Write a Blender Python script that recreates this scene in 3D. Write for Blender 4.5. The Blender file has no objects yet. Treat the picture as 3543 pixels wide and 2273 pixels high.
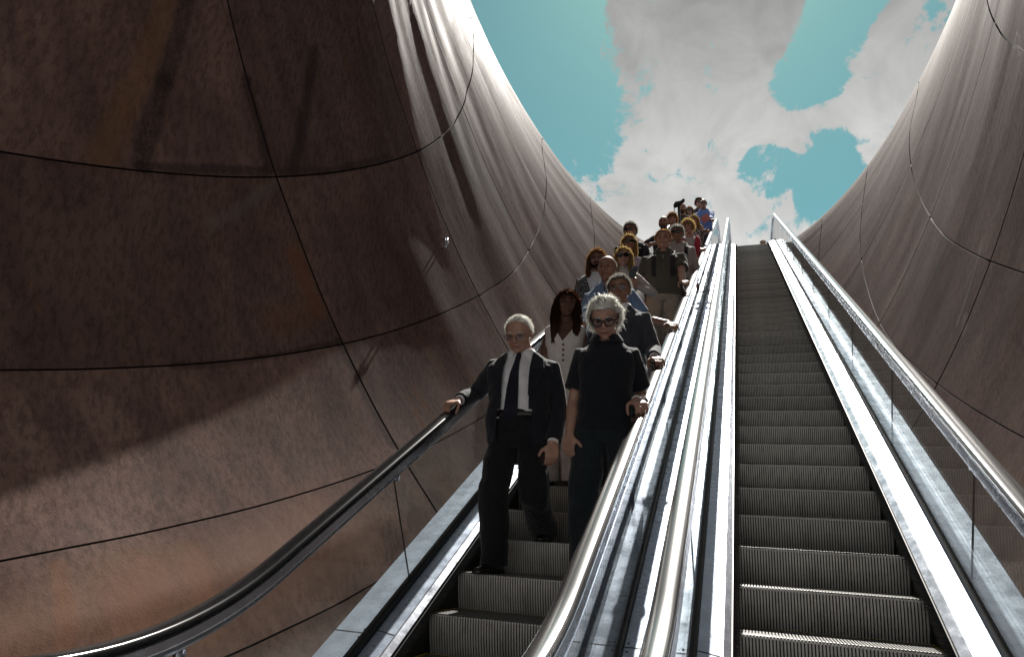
import bpy, bmesh, math, random
import numpy as np
from mathutils import Vector, Matrix, noise
random.seed(7)
rng = np.random.default_rng(7)
scene = bpy.context.scene
C = scene.collection
R_ = math.radians

# ------------------------------------------------------------------ camera
cam = bpy.data.cameras.new('camera')
cam.lens = 23.578
cam.sensor_width = 36.0
cam.clip_start = 0.05
cam.clip_end = 3000
camo = bpy.data.objects.new('camera', cam)
C.objects.link(camo)
_r, _u, _f = Vector((.9445, .3233, .0577)), Vector((.0435, -.2973, .9538)), Vector((-.3255, .8984, .2949))
_r.normalize(); _f = (_f - _r * _f.dot(_r)).normalized(); _u = _r.cross(_f)
m = Matrix((( _r.x, _u.x, -_f.x), (_r.y, _u.y, -_f.y), (_r.z, _u.z, -_f.z))).to_4x4()
camo.matrix_world = m
scene.camera = camo
scene.view_settings.view_transform = 'Standard'
scene.view_settings.look = 'None'
scene.view_settings.exposure = 0.95
scene.view_settings.gamma = 1.0

# ------------------------------------------------------------------ sun and sky
SUN_EL, SUN_AZ = 52.0, -1.6          # azimuth measured from +Y towards +X
sd = Vector((math.sin(R_(SUN_AZ)) * math.cos(R_(SUN_EL)), math.cos(R_(SUN_AZ)) * math.cos(R_(SUN_EL)), math.sin(R_(SUN_EL))))
sl = bpy.data.lights.new('sun', 'SUN')
sl.energy = 5.0
sl.angle = R_(0.5)
sl.color = (1.0, 0.95, 0.88)
so = bpy.data.objects.new('sun', sl)
C.objects.link(so)
so.rotation_euler = (-sd).to_track_quat('-Z', 'Y').to_euler()

world = bpy.data.worlds.new('World')
scene.world = world
world.use_nodes = True
W = world.node_tree
W.nodes.clear()

def wn(t, **k):
    n = W.nodes.new(t)
    for a, b in k.items():
        setattr(n, a, b)
    return n

def wmath(op, a, b=None, c=None, clamp=False):
    n = wn('ShaderNodeMath', operation=op, use_clamp=clamp)
    for i, v in enumerate((a, b, c)):
        if v is None:
            continue
        if isinstance(v, (int, float)):
            n.inputs[i].default_value = v
        else:
            W.links.new(v, n.inputs[i])
    return n.outputs[0]

sky = wn('ShaderNodeTexSky', sky_type='NISHITA', sun_disc=False)
sky.sun_elevation = R_(SUN_EL)
sky.sun_rotation = R_(SUN_AZ)
sky.air_density = 1.0
sky.dust_density = 0.4
sky.ozone_density = 2.0
tc = wn('ShaderNodeTexCoord')
def wnoise(scale, detail, rough=.55, dist=0.0):
    n = wn('ShaderNodeTexNoise')
    n.inputs['Scale'].default_value = scale
    n.inputs['Detail'].default_value = detail
    n.inputs['Roughness'].default_value = rough
    n.inputs['Distortion'].default_value = dist
    W.links.new(tc.outputs['Generated'], n.inputs['Vector'])
    return n.outputs['Fac']
cover = wmath('MULTIPLY_ADD', wmath('SUBTRACT', wnoise(13, 10, .66, .5), .5), 3.6, 1.0)
cover = wmath('MULTIPLY_ADD', wmath('SUBTRACT', wnoise(42, 8, .7, .8), .5), 1.7, cover)
# openings in the cloud: (direction, angular radius in degrees, strength)
HOLES = [((.224, .765, .603), 3.0, .8), ((-0.259, 0.666, 0.700), 7.5, 0.72), ((-0.246, 0.707, 0.663), 6.9, 0.72), ((-0.231, 0.744, 0.627), 6.2, 0.72), ((-0.219, 0.776, 0.591), 5.6, 0.66), ((-0.212, 0.802, 0.559), 5.0, 0.61), ((-0.200, 0.820, 0.537), 3.1, 0.39), ((-0.259, 0.625, 0.736), 10.0, 0.66), ((0.133, 0.752, 0.645), 3.5, 1.20), ((0.119, 0.774, 0.622), 3.2, 1.10), ((0.104, 0.792, 0.601), 2.7, 1.00), ((0.086, 0.807, 0.585), 2.2, 0.90), ((0.118, 0.809, 0.576), 1.7, 0.70), ((0.144, 0.731, 0.668), 3.4, 1.00), ((0.041, 0.869, 0.494), 1.8, 0.80), ((0.079, 0.867, 0.491), 2.7, 1.10), ((0.112, 0.857, 0.503), 2.4, 1.00), ((0.117, 0.876, 0.469), 2.5, 1.10), ((0.095, 0.889, 0.447), 2.4, 1.10), ((0.079, 0.901, 0.426), 1.8, 0.90), ((0.062, 0.882, 0.466), 1.7, 0.70)]
for (dx, dy, dz), rad, amp in HOLES:
    vm = wn('ShaderNodeVectorMath', operation='DOT_PRODUCT')
    W.links.new(tc.outputs['Generated'], vm.inputs[0])
    vm.inputs[1].default_value = (dx, dy, dz)
    mr = wn('ShaderNodeMapRange', interpolation_type='SMOOTHSTEP')
    mr.inputs['From Min'].default_value = math.cos(R_(rad))
    mr.inputs['From Max'].default_value = math.cos(R_(rad * .1))
    mr.inputs['To Min'].default_value = 0
    mr.inputs['To Max'].default_value = -amp
    W.links.new(vm.outputs['Value'], mr.inputs['Value'])
    cover = wmath('ADD', cover, mr.outputs[0])
mask = wn('ShaderNodeMapRange', interpolation_type='SMOOTHSTEP')
mask.inputs['From Min'].default_value = .22
mask.inputs['From Max'].default_value = .74
W.links.new(cover, mask.inputs['Value'])
tint = wn('ShaderNodeMix', data_type='RGBA', blend_type='MULTIPLY')
tint.inputs['Factor'].default_value = 1.0
tint.inputs[7].default_value = (.31, .52, .37, 1)
W.links.new(sky.outputs[0], tint.inputs[6])
# clouds: bright, thicker and greyer higher up
sep = wn('ShaderNodeSeparateXYZ')
W.links.new(tc.outputs['Generated'], sep.inputs[0])
thick = wmath('ADD', sep.outputs['Z'], wmath('MULTIPLY', wmath('SUBTRACT', wnoise(3, 4), .5), .25))
cr = wn('ShaderNodeMapRange')
cr.inputs['From Min'].default_value = .36
cr.inputs['From Max'].default_value = .72
W.links.new(thick, cr.inputs['Value'])
cc = wn('ShaderNodeMix', data_type='RGBA')
W.links.new(cr.outputs[0], cc.inputs['Factor'])
cc.inputs[6].default_value = (4.3, 4.3, 4.22, 1)
cc.inputs[7].default_value = (1.75, 1.75, 1.71, 1)
# added dimming of the unseen clouds behind and overhead, to lower ambient light
bk = wn('ShaderNodeMapRange', interpolation_type='SMOOTHSTEP')
for i_, x_ in zip(('From Min', 'From Max', 'To Min', 'To Max'), (-.3, .55, .62, 1.0)): bk.inputs[i_].default_value = x_
W.links.new(sep.outputs['Y'], bk.inputs['Value'])
cd = wn('ShaderNodeMix', data_type='RGBA', blend_type='MULTIPLY'); cd.inputs['Factor'].default_value = 1.0
pf = wn('ShaderNodeMapRange')
for i_, x_ in zip(('From Min', 'From Max', 'To Min', 'To Max'), (.35, .65, .78, 1.10)): pf.inputs[i_].default_value = x_
W.links.new(wnoise(8, 7, .6, .6), pf.inputs['Value'])
ce = wn('ShaderNodeMix', data_type='RGBA', blend_type='MULTIPLY'); ce.inputs['Factor'].default_value = 1.0
W.links.new(cc.outputs[2], ce.inputs[6]); W.links.new(pf.outputs[0], ce.inputs[7])
W.links.new(ce.outputs[2], cd.inputs[6]); W.links.new(bk.outputs[0], cd.inputs[7])
mx = wn('ShaderNodeMix', data_type='RGBA')
W.links.new(mask.outputs[0], mx.inputs['Factor'])
W.links.new(tint.outputs[2], mx.inputs[6])
W.links.new(cd.outputs[2], mx.inputs[7])
bg = wn('ShaderNodeBackground')
bg.inputs['Strength'].default_value = 0.1
W.links.new(mx.outputs[2], bg.inputs['Color'])
wo = wn('ShaderNodeOutputWorld')
W.links.new(bg.outputs[0], wo.inputs['Surface'])

# ------------------------------------------------------------------ helpers
def tag(o, label=None, cat=None, group=None, kind=None):
    if label: o['label'] = label
    if cat: o['category'] = cat
    if group: o['group'] = group
    if kind: o['kind'] = kind
    return o

def mesh_obj(name, verts, faces, mat=None, parent=None, smooth=False, mats=None, fm=None):
    me = bpy.data.meshes.new(name)
    me.from_pydata([tuple(v) for v in verts], [], faces)
    me.update()
    for mm in (mats or ([mat] if mat else [])):
        me.materials.append(mm)
    if fm is not None:
        me.polygons.foreach_set('material_index', fm)
    if smooth:
        me.polygons.foreach_set('use_smooth', [True] * len(me.polygons))
    o = bpy.data.objects.new(name, me)
    C.objects.link(o)
    if parent: o.parent = parent
    return o

class MB:
    """collects quads and tubes, then links them as one mesh object"""
    def __init__(s): s.v, s.f, s.m = [], [], []
    def add(s, v, f, mi=0):
        b = len(s.v); s.v += [tuple(p) for p in v]
        s.f += [[i + b for i in q] for q in f]; s.m += [mi] * len(f)
    def box(s, c, h, M=None, mi=0):
        vs = [Vector((c[0] + sx * h[0], c[1] + sy * h[1], c[2] + sz * h[2])) for sx in (-1, 1) for sy in (-1, 1) for sz in (-1, 1)]
        if M: vs = [M @ p for p in vs]
        s.add(vs, [(0, 1, 3, 2), (4, 6, 7, 5), (0, 4, 5, 1), (2, 3, 7, 6), (0, 2, 6, 4), (1, 5, 7, 3)], mi)
    def rings(s, rings, cap=True, mi=0):
        n = len(rings[0]); v = [p for r in rings for p in r]; f = []
        for i in range(len(rings) - 1):
            for j in range(n):
                f.append((i * n + j, i * n + (j + 1) % n, (i + 1) * n + (j + 1) % n, (i + 1) * n + j))
        if cap:
            f.append(tuple(range(n))[::-1]); f.append(tuple((len(rings) - 1) * n + j for j in range(n)))
        s.add(v, f, mi)
    def tube(s, pts, rad, n=10, cap=True, mi=0, flat=1.0, up=None):
        """tapered tube through pts; radii scalar or list; flat squashes along the second axis"""
        pts = [Vector(p) for p in pts]; k = len(pts)
        rad = [rad] * k if isinstance(rad, (int, float)) else list(rad)
        rings = []; prev = None
        for i in range(k):
            t = (pts[min(i + 1, k - 1)] - pts[max(i - 1, 0)]).normalized()
            a = prev if prev is not None else (Vector(up) if up is not None else (Vector((1, 0, 0)) if abs(t.x) < .8 else Vector((0, 1, 0))))
            b = t.cross(a).normalized(); a = b.cross(t).normalized(); prev = a
            rings.append([pts[i] + rad[i] * (math.cos(2 * math.pi * j / n) * a * 1.0 + math.sin(2 * math.pi * j / n) * b * flat) for j in range(n)])
        s.rings(rings, cap, mi)
    def ball(s, c, r, n=14, M=None, mi=0):
        c = Vector(c); r = Vector((r, r, r)) if isinstance(r, (int, float)) else Vector(r); rings = []
        for i in range(1, n):
            th = math.pi * i / n
            ring = []
            for j in range(n * 2):
                p = Vector((math.sin(th) * math.cos(math.pi * j / n) * r.x, math.sin(th) * math.sin(math.pi * j / n) * r.y, -math.cos(th) * r.z))
                ring.append(c + (M @ p if M else p))
            rings.append(ring)
        s.rings(rings, True, mi)
    def build(s, name, mat, parent=None, smooth=False):
        mats = mat if isinstance(mat, (list, tuple)) else [mat]
        return mesh_obj(name, s.v, s.f, None, parent, smooth, mats, s.m)

def new_mat(name):
    mt = bpy.data.materials.new(name); mt.use_nodes = True
    nt = mt.node_tree
    return mt, nt, nt.nodes['Principled BSDF']

def nnode(nt, t, **k):
    n = nt.nodes.new(t)
    for a, b in k.items(): setattr(n, a, b)
    return n

def tnoise(nt, scale, detail=4, rough=.55, vec=None, stretch=None, coord='Object', dist=0.0):
    n = nnode(nt, 'ShaderNodeTexNoise')
    n.inputs['Scale'].default_value = scale; n.inputs['Detail'].default_value = detail
    n.inputs['Roughness'].default_value = rough; n.inputs['Distortion'].default_value = dist
    if vec is None:
        t = nnode(nt, 'ShaderNodeTexCoord'); vec = t.outputs[coord]
    if stretch:
        mp = nnode(nt, 'ShaderNodeMapping'); mp.inputs['Scale'].default_value = stretch
        nt.links.new(vec, mp.inputs['Vector']); vec = mp.outputs[0]
    nt.links.new(vec, n.inputs['Vector'])
    return n.outputs['Fac']

def ramp(nt, fac, stops):
    r = nnode(nt, 'ShaderNodeValToRGB')
    while len(r.color_ramp.elements) < len(stops): r.color_ramp.elements.new(.5)
    for e, (p, c) in zip(r.color_ramp.elements, stops):
        e.position = p; e.color = c if len(c) == 4 else (*c, 1)
    nt.links.new(fac, r.inputs[0])
    return r.outputs[0]

def mixc(nt, fac, a, b, blend='MIX'):
    n = nnode(nt, 'ShaderNodeMix', data_type='RGBA', blend_type=blend)
    for sock, v in ((n.inputs['Factor'], fac), (n.inputs[6], a), (n.inputs[7], b)):
        if hasattr(v, 'links') or hasattr(v, 'is_linked'): nt.links.new(v, sock)
        elif isinstance(v, (int, float)): sock.default_value = v
        else: sock.default_value = v if len(v) == 4 else (*v, 1)
    return n.outputs[2]

def mrange(nt, v, a, b, c=0., d=1., smooth=False):
    n = nnode(nt, 'ShaderNodeMapRange')
    if smooth: n.interpolation_type = 'SMOOTHSTEP'
    for i, x in zip(('From Min', 'From Max', 'To Min', 'To Max'), (a, b, c, d)): n.inputs[i].default_value = x
    nt.links.new(v, n.inputs['Value'])
    return n.outputs[0]

def nmath(nt, op, a, b):
    n = nnode(nt, 'ShaderNodeMath', operation=op)
    for i, v in enumerate((a, b)):
        if isinstance(v, (int, float)): n.inputs[i].default_value = v
        else: nt.links.new(v, n.inputs[i])
    return n.outputs[0]

def bump(nt, bsdf, h, strength=.3, dist=.01, prev=None):
    b = nnode(nt, 'ShaderNodeBump')
    b.inputs['Strength'].default_value = strength; b.inputs['Distance'].default_value = dist
    nt.links.new(h, b.inputs['Height'])
    if prev is not None: nt.links.new(prev, b.inputs['Normal'])
    nt.links.new(b.outputs[0], bsdf.inputs['Normal'])
    return b.outputs[0]

def simple_mat(name, col, rough=.5, metal=0., nscale=0, namp=.25, bscale=0, bstr=.2, bdist=.004, spec=.5, sheen=0.):
    mt, nt, b = new_mat(name)
    b.inputs['Roughness'].default_value = rough; b.inputs['Metallic'].default_value = metal
    b.inputs['Specular IOR Level'].default_value = spec
    if sheen: b.inputs['Sheen Weight'].default_value = sheen
    if nscale:
        f = tnoise(nt, nscale, 5)
        lo = tuple(c * (1 - namp) for c in col); hi = tuple(min(1, c * (1 + namp)) for c in col)
        nt.links.new(ramp(nt, f, [(.3, lo), (.7, hi)]), b.inputs['Base Color'])
    else:
        b.inputs['Base Color'].default_value = (*col, 1)
    if bscale: bump(nt, b, tnoise(nt, bscale, 4), bstr, bdist)
    return mt

# ------------------------------------------------------------------ weathering steel horn
KN = np.array([
    [-1.5082, -0.0361, 1.5833, 3.3465, 5.0924, 6.0111, 6.3996, 7.0977, 8.3282, 10.0503, 11.9544, 13.9961],
    [1.4061, 1.4637, 1.8761, 2.6795, 4.0790, 5.4709, 6.9355, 8.2857, 9.4486, 9.7054, 8.8801, 6.9923],
    [3.8499, 3.5176, 3.1723, 2.8410, 2.6478, 2.8351, 3.0671, 3.6358, 4.1663, 4.2301, 4.3713, 4.8917],
    [3.1656, 3.0677, 3.3770, 4.1102, 5.3653, 7.7131, 9.9968, 10.9084, 10.5013, 9.8444, 9.4062, 9.1872],
    [-0.2806, 0.0145, 0.3110, 0.6071, 0.8878, 1.1247, 1.2910, 1.3880, 1.4377, 1.4202, 1.3245, 1.1544]])
HXC = -0.3905
def bspl(vals, v):
    t = np.clip(np.asarray(v, float) + 2, 0, 11 - 1e-9); i = np.floor(t).astype(int); f = t - i
    e = np.concatenate([[2 * vals[0] - vals[1]], vals, [2 * vals[-1] - vals[-2]], [3 * vals[-1] - 2 * vals[-2]]])
    return ((1 - f) ** 3 * e[i] + (3 * f ** 3 - 6 * f ** 2 + 4) * e[i + 1] + (-3 * f ** 3 + 3 * f ** 2 + 3 * f + 1) * e[i + 2] + f ** 3 * e[i + 3]) / 6
def horn(v, phi, side):
    cy, cz, a, b, be = [bspl(KN[k], v) for k in range(5)]
    h = -b * np.sin(phi)
    return np.stack([HXC + side * a * np.cos(phi), cy - np.sin(be) * h, cz + np.cos(be) * h], -1)
# seam ring offsets (quadratic in phi), per side and ring number
RC = {-1: {1: (-.307, .193, -.002), 2: (-.286, .196, -.025), 3: (-.138, .247, -.047), 4: (.023, .212, -.056), 5: (-.936, .869, -.098), 6: (0, 0, -.15)},
      1: {1: (-.286, -.087, .03), 2: (-.286, -.087, .029), 3: (-.437, .255, -.105), 4: (-.483, .72, -.34), 5: (-.104, .01, -.039), 6: (0, 0, -.22)}}
PHS = {-1: [-1.25, -.95, -.65, -.42, .097, .425, .695, .90, 1.15, 1.4], 1: [-1.25, -.95, -.65, -.42, .093, .415, .685, .95, 1.15, 1.4]}
def ring_off(side, s, phi):
    p = np.clip(phi, -.25, .95)
    keys = np.arange(-3, 11)
    offs = []
    for k in keys:
        a, b, c = RC[side].get(int(k), (0, 0, 0)); offs.append(a * p * p + b * p + c)
    offs = np.array(offs)                          # keys x phi
    out = np.empty((len(s), len(phi)))
    for j in range(len(phi)): out[:, j] = np.interp(s, keys, offs[:, j])
    return out

def vnoise(x, y, seed):
    xi, yi = np.floor(x).astype(int), np.floor(y).astype(int); fx, fy = x - xi, y - yi
    fx = fx * fx * (3 - 2 * fx); fy = fy * fy * (3 - 2 * fy)
    h = lambda a, b: np.modf(np.abs(np.sin(a * 127.1 + b * 311.7 + seed * 74.7) * 43758.5453))[0]
    return (h(xi, yi) * (1 - fx) + h(xi + 1, yi) * fx) * (1 - fy) + (h(xi, yi + 1) * (1 - fx) + h(xi + 1, yi + 1) * fx) * fy

def facet(x, y, seed):
    """folded sheet: linear interpolation over a triangle lattice"""
    xi, yi = np.floor(x).astype(int), np.floor(y).astype(int); fx, fy = x - xi, y - yi
    h = lambda a, b: np.modf(np.abs(np.sin(a * 127.1 + b * 311.7 + seed * 74.7) * 43758.5453))[0]
    a, b, c, d = h(xi, yi), h(xi + 1, yi), h(xi, yi + 1), h(xi + 1, yi + 1)
    return np.where(fx + fy < 1, a + fx * (b - a) + fy * (c - a), d + (1 - fx) * (c - d) + (1 - fy) * (b - d))

def horn_side(side):
    base_v = np.arange(-2, 9.0001, .05)
    base_p = np.concatenate([np.arange(-1.5708, -.5, .04), np.arange(-.5, 1.2, .014), np.arange(1.2, 1.5708, .03), [1.5708]])
    DV, DP = .0032, .0012
    def lines(base, seams, d, gap):
        keep = [x for x in base if all(abs(x - s) > gap for s in seams)]
        tot = [(x, 0) for x in keep]
        for s in seams: tot += [(s - 1.3 * d, 0), (s - d, 1), (s + d, 1), (s + 1.3 * d, 0)]
        tot.sort(); return np.array([t[0] for t in tot]), np.array([t[1] for t in tot])
    S, sf = lines(base_v, [-1.45, -.55] + list(range(1, 9)), DV, .02)
    P_, pf = lines(base_p, PHS[side], DP, .007)
    V = S[:, None] + ring_off(side, S, P_)
    PH = np.broadcast_to(P_[None, :], V.shape)
    G = horn(V, PH, side)
    e = 1e-3
    n = np.cross(horn(V + e, PH, side) - horn(V - e, PH, side), horn(V, PH + e, side) - horn(V, PH - e, side))
    n /= np.linalg.norm(n, axis=-1, keepdims=True) + 1e-12
    ctr = np.stack([np.full(V.shape, HXC), bspl(KN[0], V), bspl(KN[1], V)], -1)
    flip = np.sign(((G - ctr) * n).sum(-1, keepdims=True)); n *= flip          # outward
    rec = np.maximum(sf[:, None], pf[None, :])
    # oil-canning: shallow folded dents of the bent plate, longer along the rings
    w = vnoise(V * 1.1, PH * 1.7, 3) - .5
    f1 = facet(V * 2.3 + PH * 1.1 + w * .5, PH * 1.9 - V * .35 + side * 7, 1); f2 = facet(V * 4.6 - PH * 1.3 + w, PH * 3.1 + V * .5, 2)
    d3 = vnoise(V * 9, PH * 6, 5) - .5
    amp = .30 + 1.0 * np.clip((V - .8) / .4, 0, 1) * np.clip((5.0 - V) / 2.5, .30, 1)
    if side > 0: amp = amp * .45
    f3 = facet(V * 8.5 + PH * 2.6, PH * 4.6 - V * 1.2, 4)
    dent = amp * (.010 * (f1 - .5) + .024 * (f2 - .5) + .020 * (f3 - .5)) + .004 * d3 + .02 * vnoise(V * 1.5, PH * .8, 9)
    # plates pull in a little at their welded edges
    room = .14 * np.clip((PH - .80) / .12, 0, 1) * np.clip((1.0 - V) / .5, 0, 1) if side < 0 else 0 * V
    G = G + n * (dent + .028 * rec + room)[..., None]
    nv, npn = V.shape
    idx = np.arange(nv * npn).reshape(nv, npn)
    q = np.stack([idx[:-1, :-1], idx[1:, :-1], idx[1:, 1:], idx[:-1, 1:]], -1).reshape(-1, 4)
    if side < 0: q = q[:, ::-1]
    pk = np.interp(P_, [-1.5708] + PHS[side] + [1.5708], np.arange(len(PHS[side]) + 2))
    UV = np.stack([np.broadcast_to(S[:, None] + 3 + (20 if side > 0 else 0), V.shape), np.broadcast_to(pk[None, :], V.shape)], -1)
    fr = np.zeros((nv - 1, npn - 1), int)
    fr |= ((sf[:-1] | sf[1:])[:, None]) | ((pf[:-1] | pf[1:])[None, :])
    UV2 = np.stack([V + (20 if side > 0 else 0), PH], -1)
    return G.reshape(-1, 3), q, UV.reshape(-1, 2), fr.ravel(), UV2.reshape(-1, 2)

def mat_corten():
    mt, nt, b = new_mat('weathering_steel')
    uv = nnode(nt, 'ShaderNodeUVMap'); uv.uv_map = 'panels'
    fl = nnode(nt, 'ShaderNodeVectorMath', operation='FLOOR'); nt.links.new(uv.outputs[0], fl.inputs[0])
    wnz = nnode(nt, 'ShaderNodeTexWhiteNoise', noise_dimensions='2D'); nt.links.new(fl.outputs[0], wnz.inputs['Vector'])
    # per-plate shift so streaks differ from plate to plate
    sc = nnode(nt, 'ShaderNodeVectorMath', operation='MULTIPLY_ADD')
    nt.links.new(wnz.outputs['Color'], sc.inputs[0]); sc.inputs[1].default_value = (30, 30, 30); nt.links.new(uv.outputs[0], sc.inputs[2])
    shifted = sc.outputs[0]
    big = tnoise(nt, .7, 5, .6)
    col = ramp(nt, big, [(.25, (.145, .088, .071)), (.5, (.235, .147, .121)), (.75, (.295, .192, .160))])
    streak = tnoise(nt, 1.0, 6, .6, vec=shifted, stretch=(11, 1.3, 1))
    col = mixc(nt, mrange(nt, streak, .42, .72, 0, .75), col, (.105, .066, .062))
    st2 = tnoise(nt, 1.0, 5, .65, vec=shifted, stretch=(17, .9, 1), dist=.6)
    orange = nmath(nt, 'MULTIPLY', mrange(nt, st2, .55, .75, 0, 1, True), mrange(nt, tnoise(nt, .45, 3), .48, .66, 0, 1, True))
    col = mixc(nt, orange, col, (.27, .115, .045))
    dark = tnoise(nt, 1.0, 4, .6, vec=shifted, stretch=(3.5, .6, 1), dist=.3)
    col = mixc(nt, mrange(nt, dark, .62, .74, 0, .65, True), col, (.045, .035, .034))
    pale = tnoise(nt, 1.0, 6, .7, vec=shifted, stretch=(22, 1.4, 1), dist=.4)
    col = mixc(nt, mrange(nt, pale, .66, .82, 0, .5, True), col, (.22, .18, .165))
    fine = tnoise(nt, 30, 5, .75, stretch=(1, 1, .40))
    mott = tnoise(nt, 5, 6, .7)
    col = mixc(nt, mrange(nt, mott, .35, .65, 0, .45), col, mixc(nt, .5, col, (.07, .045, .04)))
    col = mixc(nt, mrange(nt, fine, .46, .60, 0, .62), col, mixc(nt, .75, col, (.045, .028, .024)))
    speck = tnoise(nt, 75, 3, .7)
    col = mixc(nt, mrange(nt, speck, .62, .74, 0, .40), col, (.36, .27, .23))
    # stains that stay on particular plates
    su = nnode(nt, 'ShaderNodeUVMap'); su.uv_map = 'surface'
    sv_ = nnode(nt, 'ShaderNodeVectorMath', operation='MULTIPLY'); nt.links.new(su.outputs[0], sv_.inputs[0]); sv_.inputs[1].default_value = (1.5, 3.3, 0)
    wob = nnode(nt, 'ShaderNodeTexNoise'); wob.inputs['Scale'].default_value = 2.2; wob.inputs['Detail'].default_value = 5
    nt.links.new(sv_.outputs[0], wob.inputs['Vector'])
    wv = nnode(nt, 'ShaderNodeVectorMath', operation='MULTIPLY_ADD'); nt.links.new(wob.outputs['Color'], wv.inputs[0]); wv.inputs[1].default_value = (.07, .07, 0); nt.links.new(sv_.outputs[0], wv.inputs[2])
    rough_n = tnoise(nt, 60, 3, .7)
    def stain(col, a, b_, width, soft, colr, amt, grain=0.):
        a = Vector((a[0] * 1.5 + .035, a[1] * 3.3 + .035, 0)); b_ = Vector((b_[0] * 1.5 + .035, b_[1] * 3.3 + .035, 0)); d = b_ - a
        r = nnode(nt, 'ShaderNodeVectorMath', operation='SUBTRACT'); nt.links.new(wv.outputs[0], r.inputs[0]); r.inputs[1].default_value = a
        dt = nnode(nt, 'ShaderNodeVectorMath', operation='DOT_PRODUCT'); nt.links.new(r.outputs[0], dt.inputs[0]); dt.inputs[1].default_value = d / d.length_squared
        t = mrange(nt, dt.outputs['Value'], 0, 1)
        pr = nnode(nt, 'ShaderNodeVectorMath', operation='SCALE'); pr.inputs[0].default_value = d; nt.links.new(t, pr.inputs['Scale'])
        df = nnode(nt, 'ShaderNodeVectorMath', operation='DISTANCE'); nt.links.new(r.outputs[0], df.inputs[0]); nt.links.new(pr.outputs[0], df.inputs[1])
        m = mrange(nt, df.outputs['Value'], width, width + soft, amt, 0, True)
        if grain: m = nmath(nt, 'MULTIPLY', m, mrange(nt, rough_n, .3, .6, 1 - grain, 1))
        return mixc(nt, m, col, colr)
    BLK = (.022, .020, .022)
    col = stain(col, (.50, .085), (.634, -.051), .030, .035, BLK, .62, .6); col = stain(col, (.634, -.051), (.80, -.21), .030, .04, BLK, .62, .6)
    col = stain(col, (.39, .084), (.70, -.19), .02, .075, (.22, .115, .05), .42)
    col = stain(col, (.50, .088), (.97, .087), .012, .03, BLK, .65, .5); col = stain(col, (.985, -.065), (.995, .082), .015, .035, BLK, .7, .4)
    col = stain(col, (.70, .178), (1.01, .105), .008, .05, (.26, .23, .20), .30)
    col = stain(col, (.985, .24), (.985, .35), .01, .10, (.28, .11, .045), .45); col = stain(col, (.90, .35), (.80, .36), .02, .14, (.22, .10, .05), .45)
    col = stain(col, (-.027, .715), (-.09, .84), .004, .035, (.32, .15, .065), .4); col = stain(col, (.105, .741), (.03, .87), .02, .14, (.29, .145, .07), .35)
    col = stain(col, (.22, .735), (.16, .86), .01, .06, (.31, .15, .07), .3)
    col = stain(col, (-.1, .82), (.55, .78), .10, .30, (.33, .175, .115), .42)  # broad rust tinge, deepened so its colour also carries the warm sunlit tone
    col = stain(col, (1.10, .088), (1.383, -.111), .012, .05, (.04, .03, .032), .6); col = stain(col, (1.02, .42), (.985, .66), .012, .03, (.03, .022, .022), .6, .3)
    col = stain(col, (.42, .43), (1.0, .42), .004, .03, (.05, .03, .025), .5); col = stain(col, (1.05, .09), (1.7, .09), .010, .03, (.05, .04, .042), .5)
    col = stain(col, (21.96, .553), (22.09, .384), .003, .014, (.42, .38, .35), .6, .6); col = stain(col, (21.93, .53), (21.88, .56), .012, .03, (.40, .36, .33), .5, .8)
    for ca, cb in (((22.44, .080), (22.43, .098)), ((22.43, .098), (22.37, .094)), ((22.37, .094), (22.38, .082)), ((22.38, .082), (22.44, .080)), ((22.37, .096), (22.33, .103)), ((22.33, .103), (22.29, .092))):
        col = stain(col, ca, cb, .004, .008, (.5, .47, .45), .5, .4)
    pv = mrange(nt, wnz.outputs['Value'], 0, 1, .74, 1.18)
    hs = nnode(nt, 'ShaderNodeHueSaturation'); nt.links.new(col, hs.inputs['Color']); nt.links.new(pv, hs.inputs['Value'])
    nt.links.new(hs.outputs[0], b.inputs['Base Color'])
    b.inputs['Metallic'].default_value = 0.0
    rr = mrange(nt, tnoise(nt, 2.2, 5, .6), .3, .7, .55, .72)
    nt.links.new(rr, b.inputs['Roughness'])
    b.inputs['Specular IOR Level'].default_value = .035
    b.inputs['Diffuse Roughness'].default_value = .8
    n1 = bump(nt, b, tnoise(nt, 95, 4, .75), .35, .005)
    bump(nt, b, tnoise(nt, 1.0, 4, .6, vec=shifted, stretch=(9, 1.6, 1)), .3, .02, prev=n1)
    return mt
M_CORTEN = mat_corten()
M_SEAM = simple_mat('seam_dark', (.012, .009, .008), .9)

vs, qs, uvs, frs, uv2 = [], [], [], [], []
nb = 0
for side in (-1, 1):
    g, q, uvq, fr, u2 = horn_side(side)
    # the open joints get vertices of their own so plate edges stay crisp
    gq = q[fr == 1]; used, inv = np.unique(gq, return_inverse=True)
    q = q.copy(); q[fr == 1] = inv.reshape(gq.shape) + len(g)
    g = np.concatenate([g, g[used]]); uvq = np.concatenate([uvq, uvq[used]]); u2 = np.concatenate([u2, u2[used]])
    # the mouth is open above its side lips
    cut = (u2[q].mean(1)[:, 0] % 20 > 3.3) & (u2[q].mean(1)[:, 0] < 40) & (u2[q].mean(1)[:, 1] < -.20) & (side < 0)
    # and the plates stop at the escalator trusses
    cx = g[q].mean(1); nn_ = (cx[:, 2] + .1965) * math.cos(R_(30)) - (cx[:, 1] - 4.3726) * math.sin(R_(30))
    cut |= (cx[:, 0] > -2.20) & (cx[:, 0] < 1.25) & (nn_ > -.78) & (nn_ < 1.2) & (cx[:, 1] > 1.0)
    q, fr = q[~cut], fr[~cut]; uv2.append(u2)
    vs.append(g); qs.append(q + nb); uvs.append(uvq); frs.append(fr); nb += len(g)
vs = np.concatenate(vs); qs = np.concatenate(qs); uvs = np.concatenate(uvs); frs = np.concatenate(frs); uv2 = np.concatenate(uv2)
me = bpy.data.meshes.new('steel_funnel')
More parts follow.
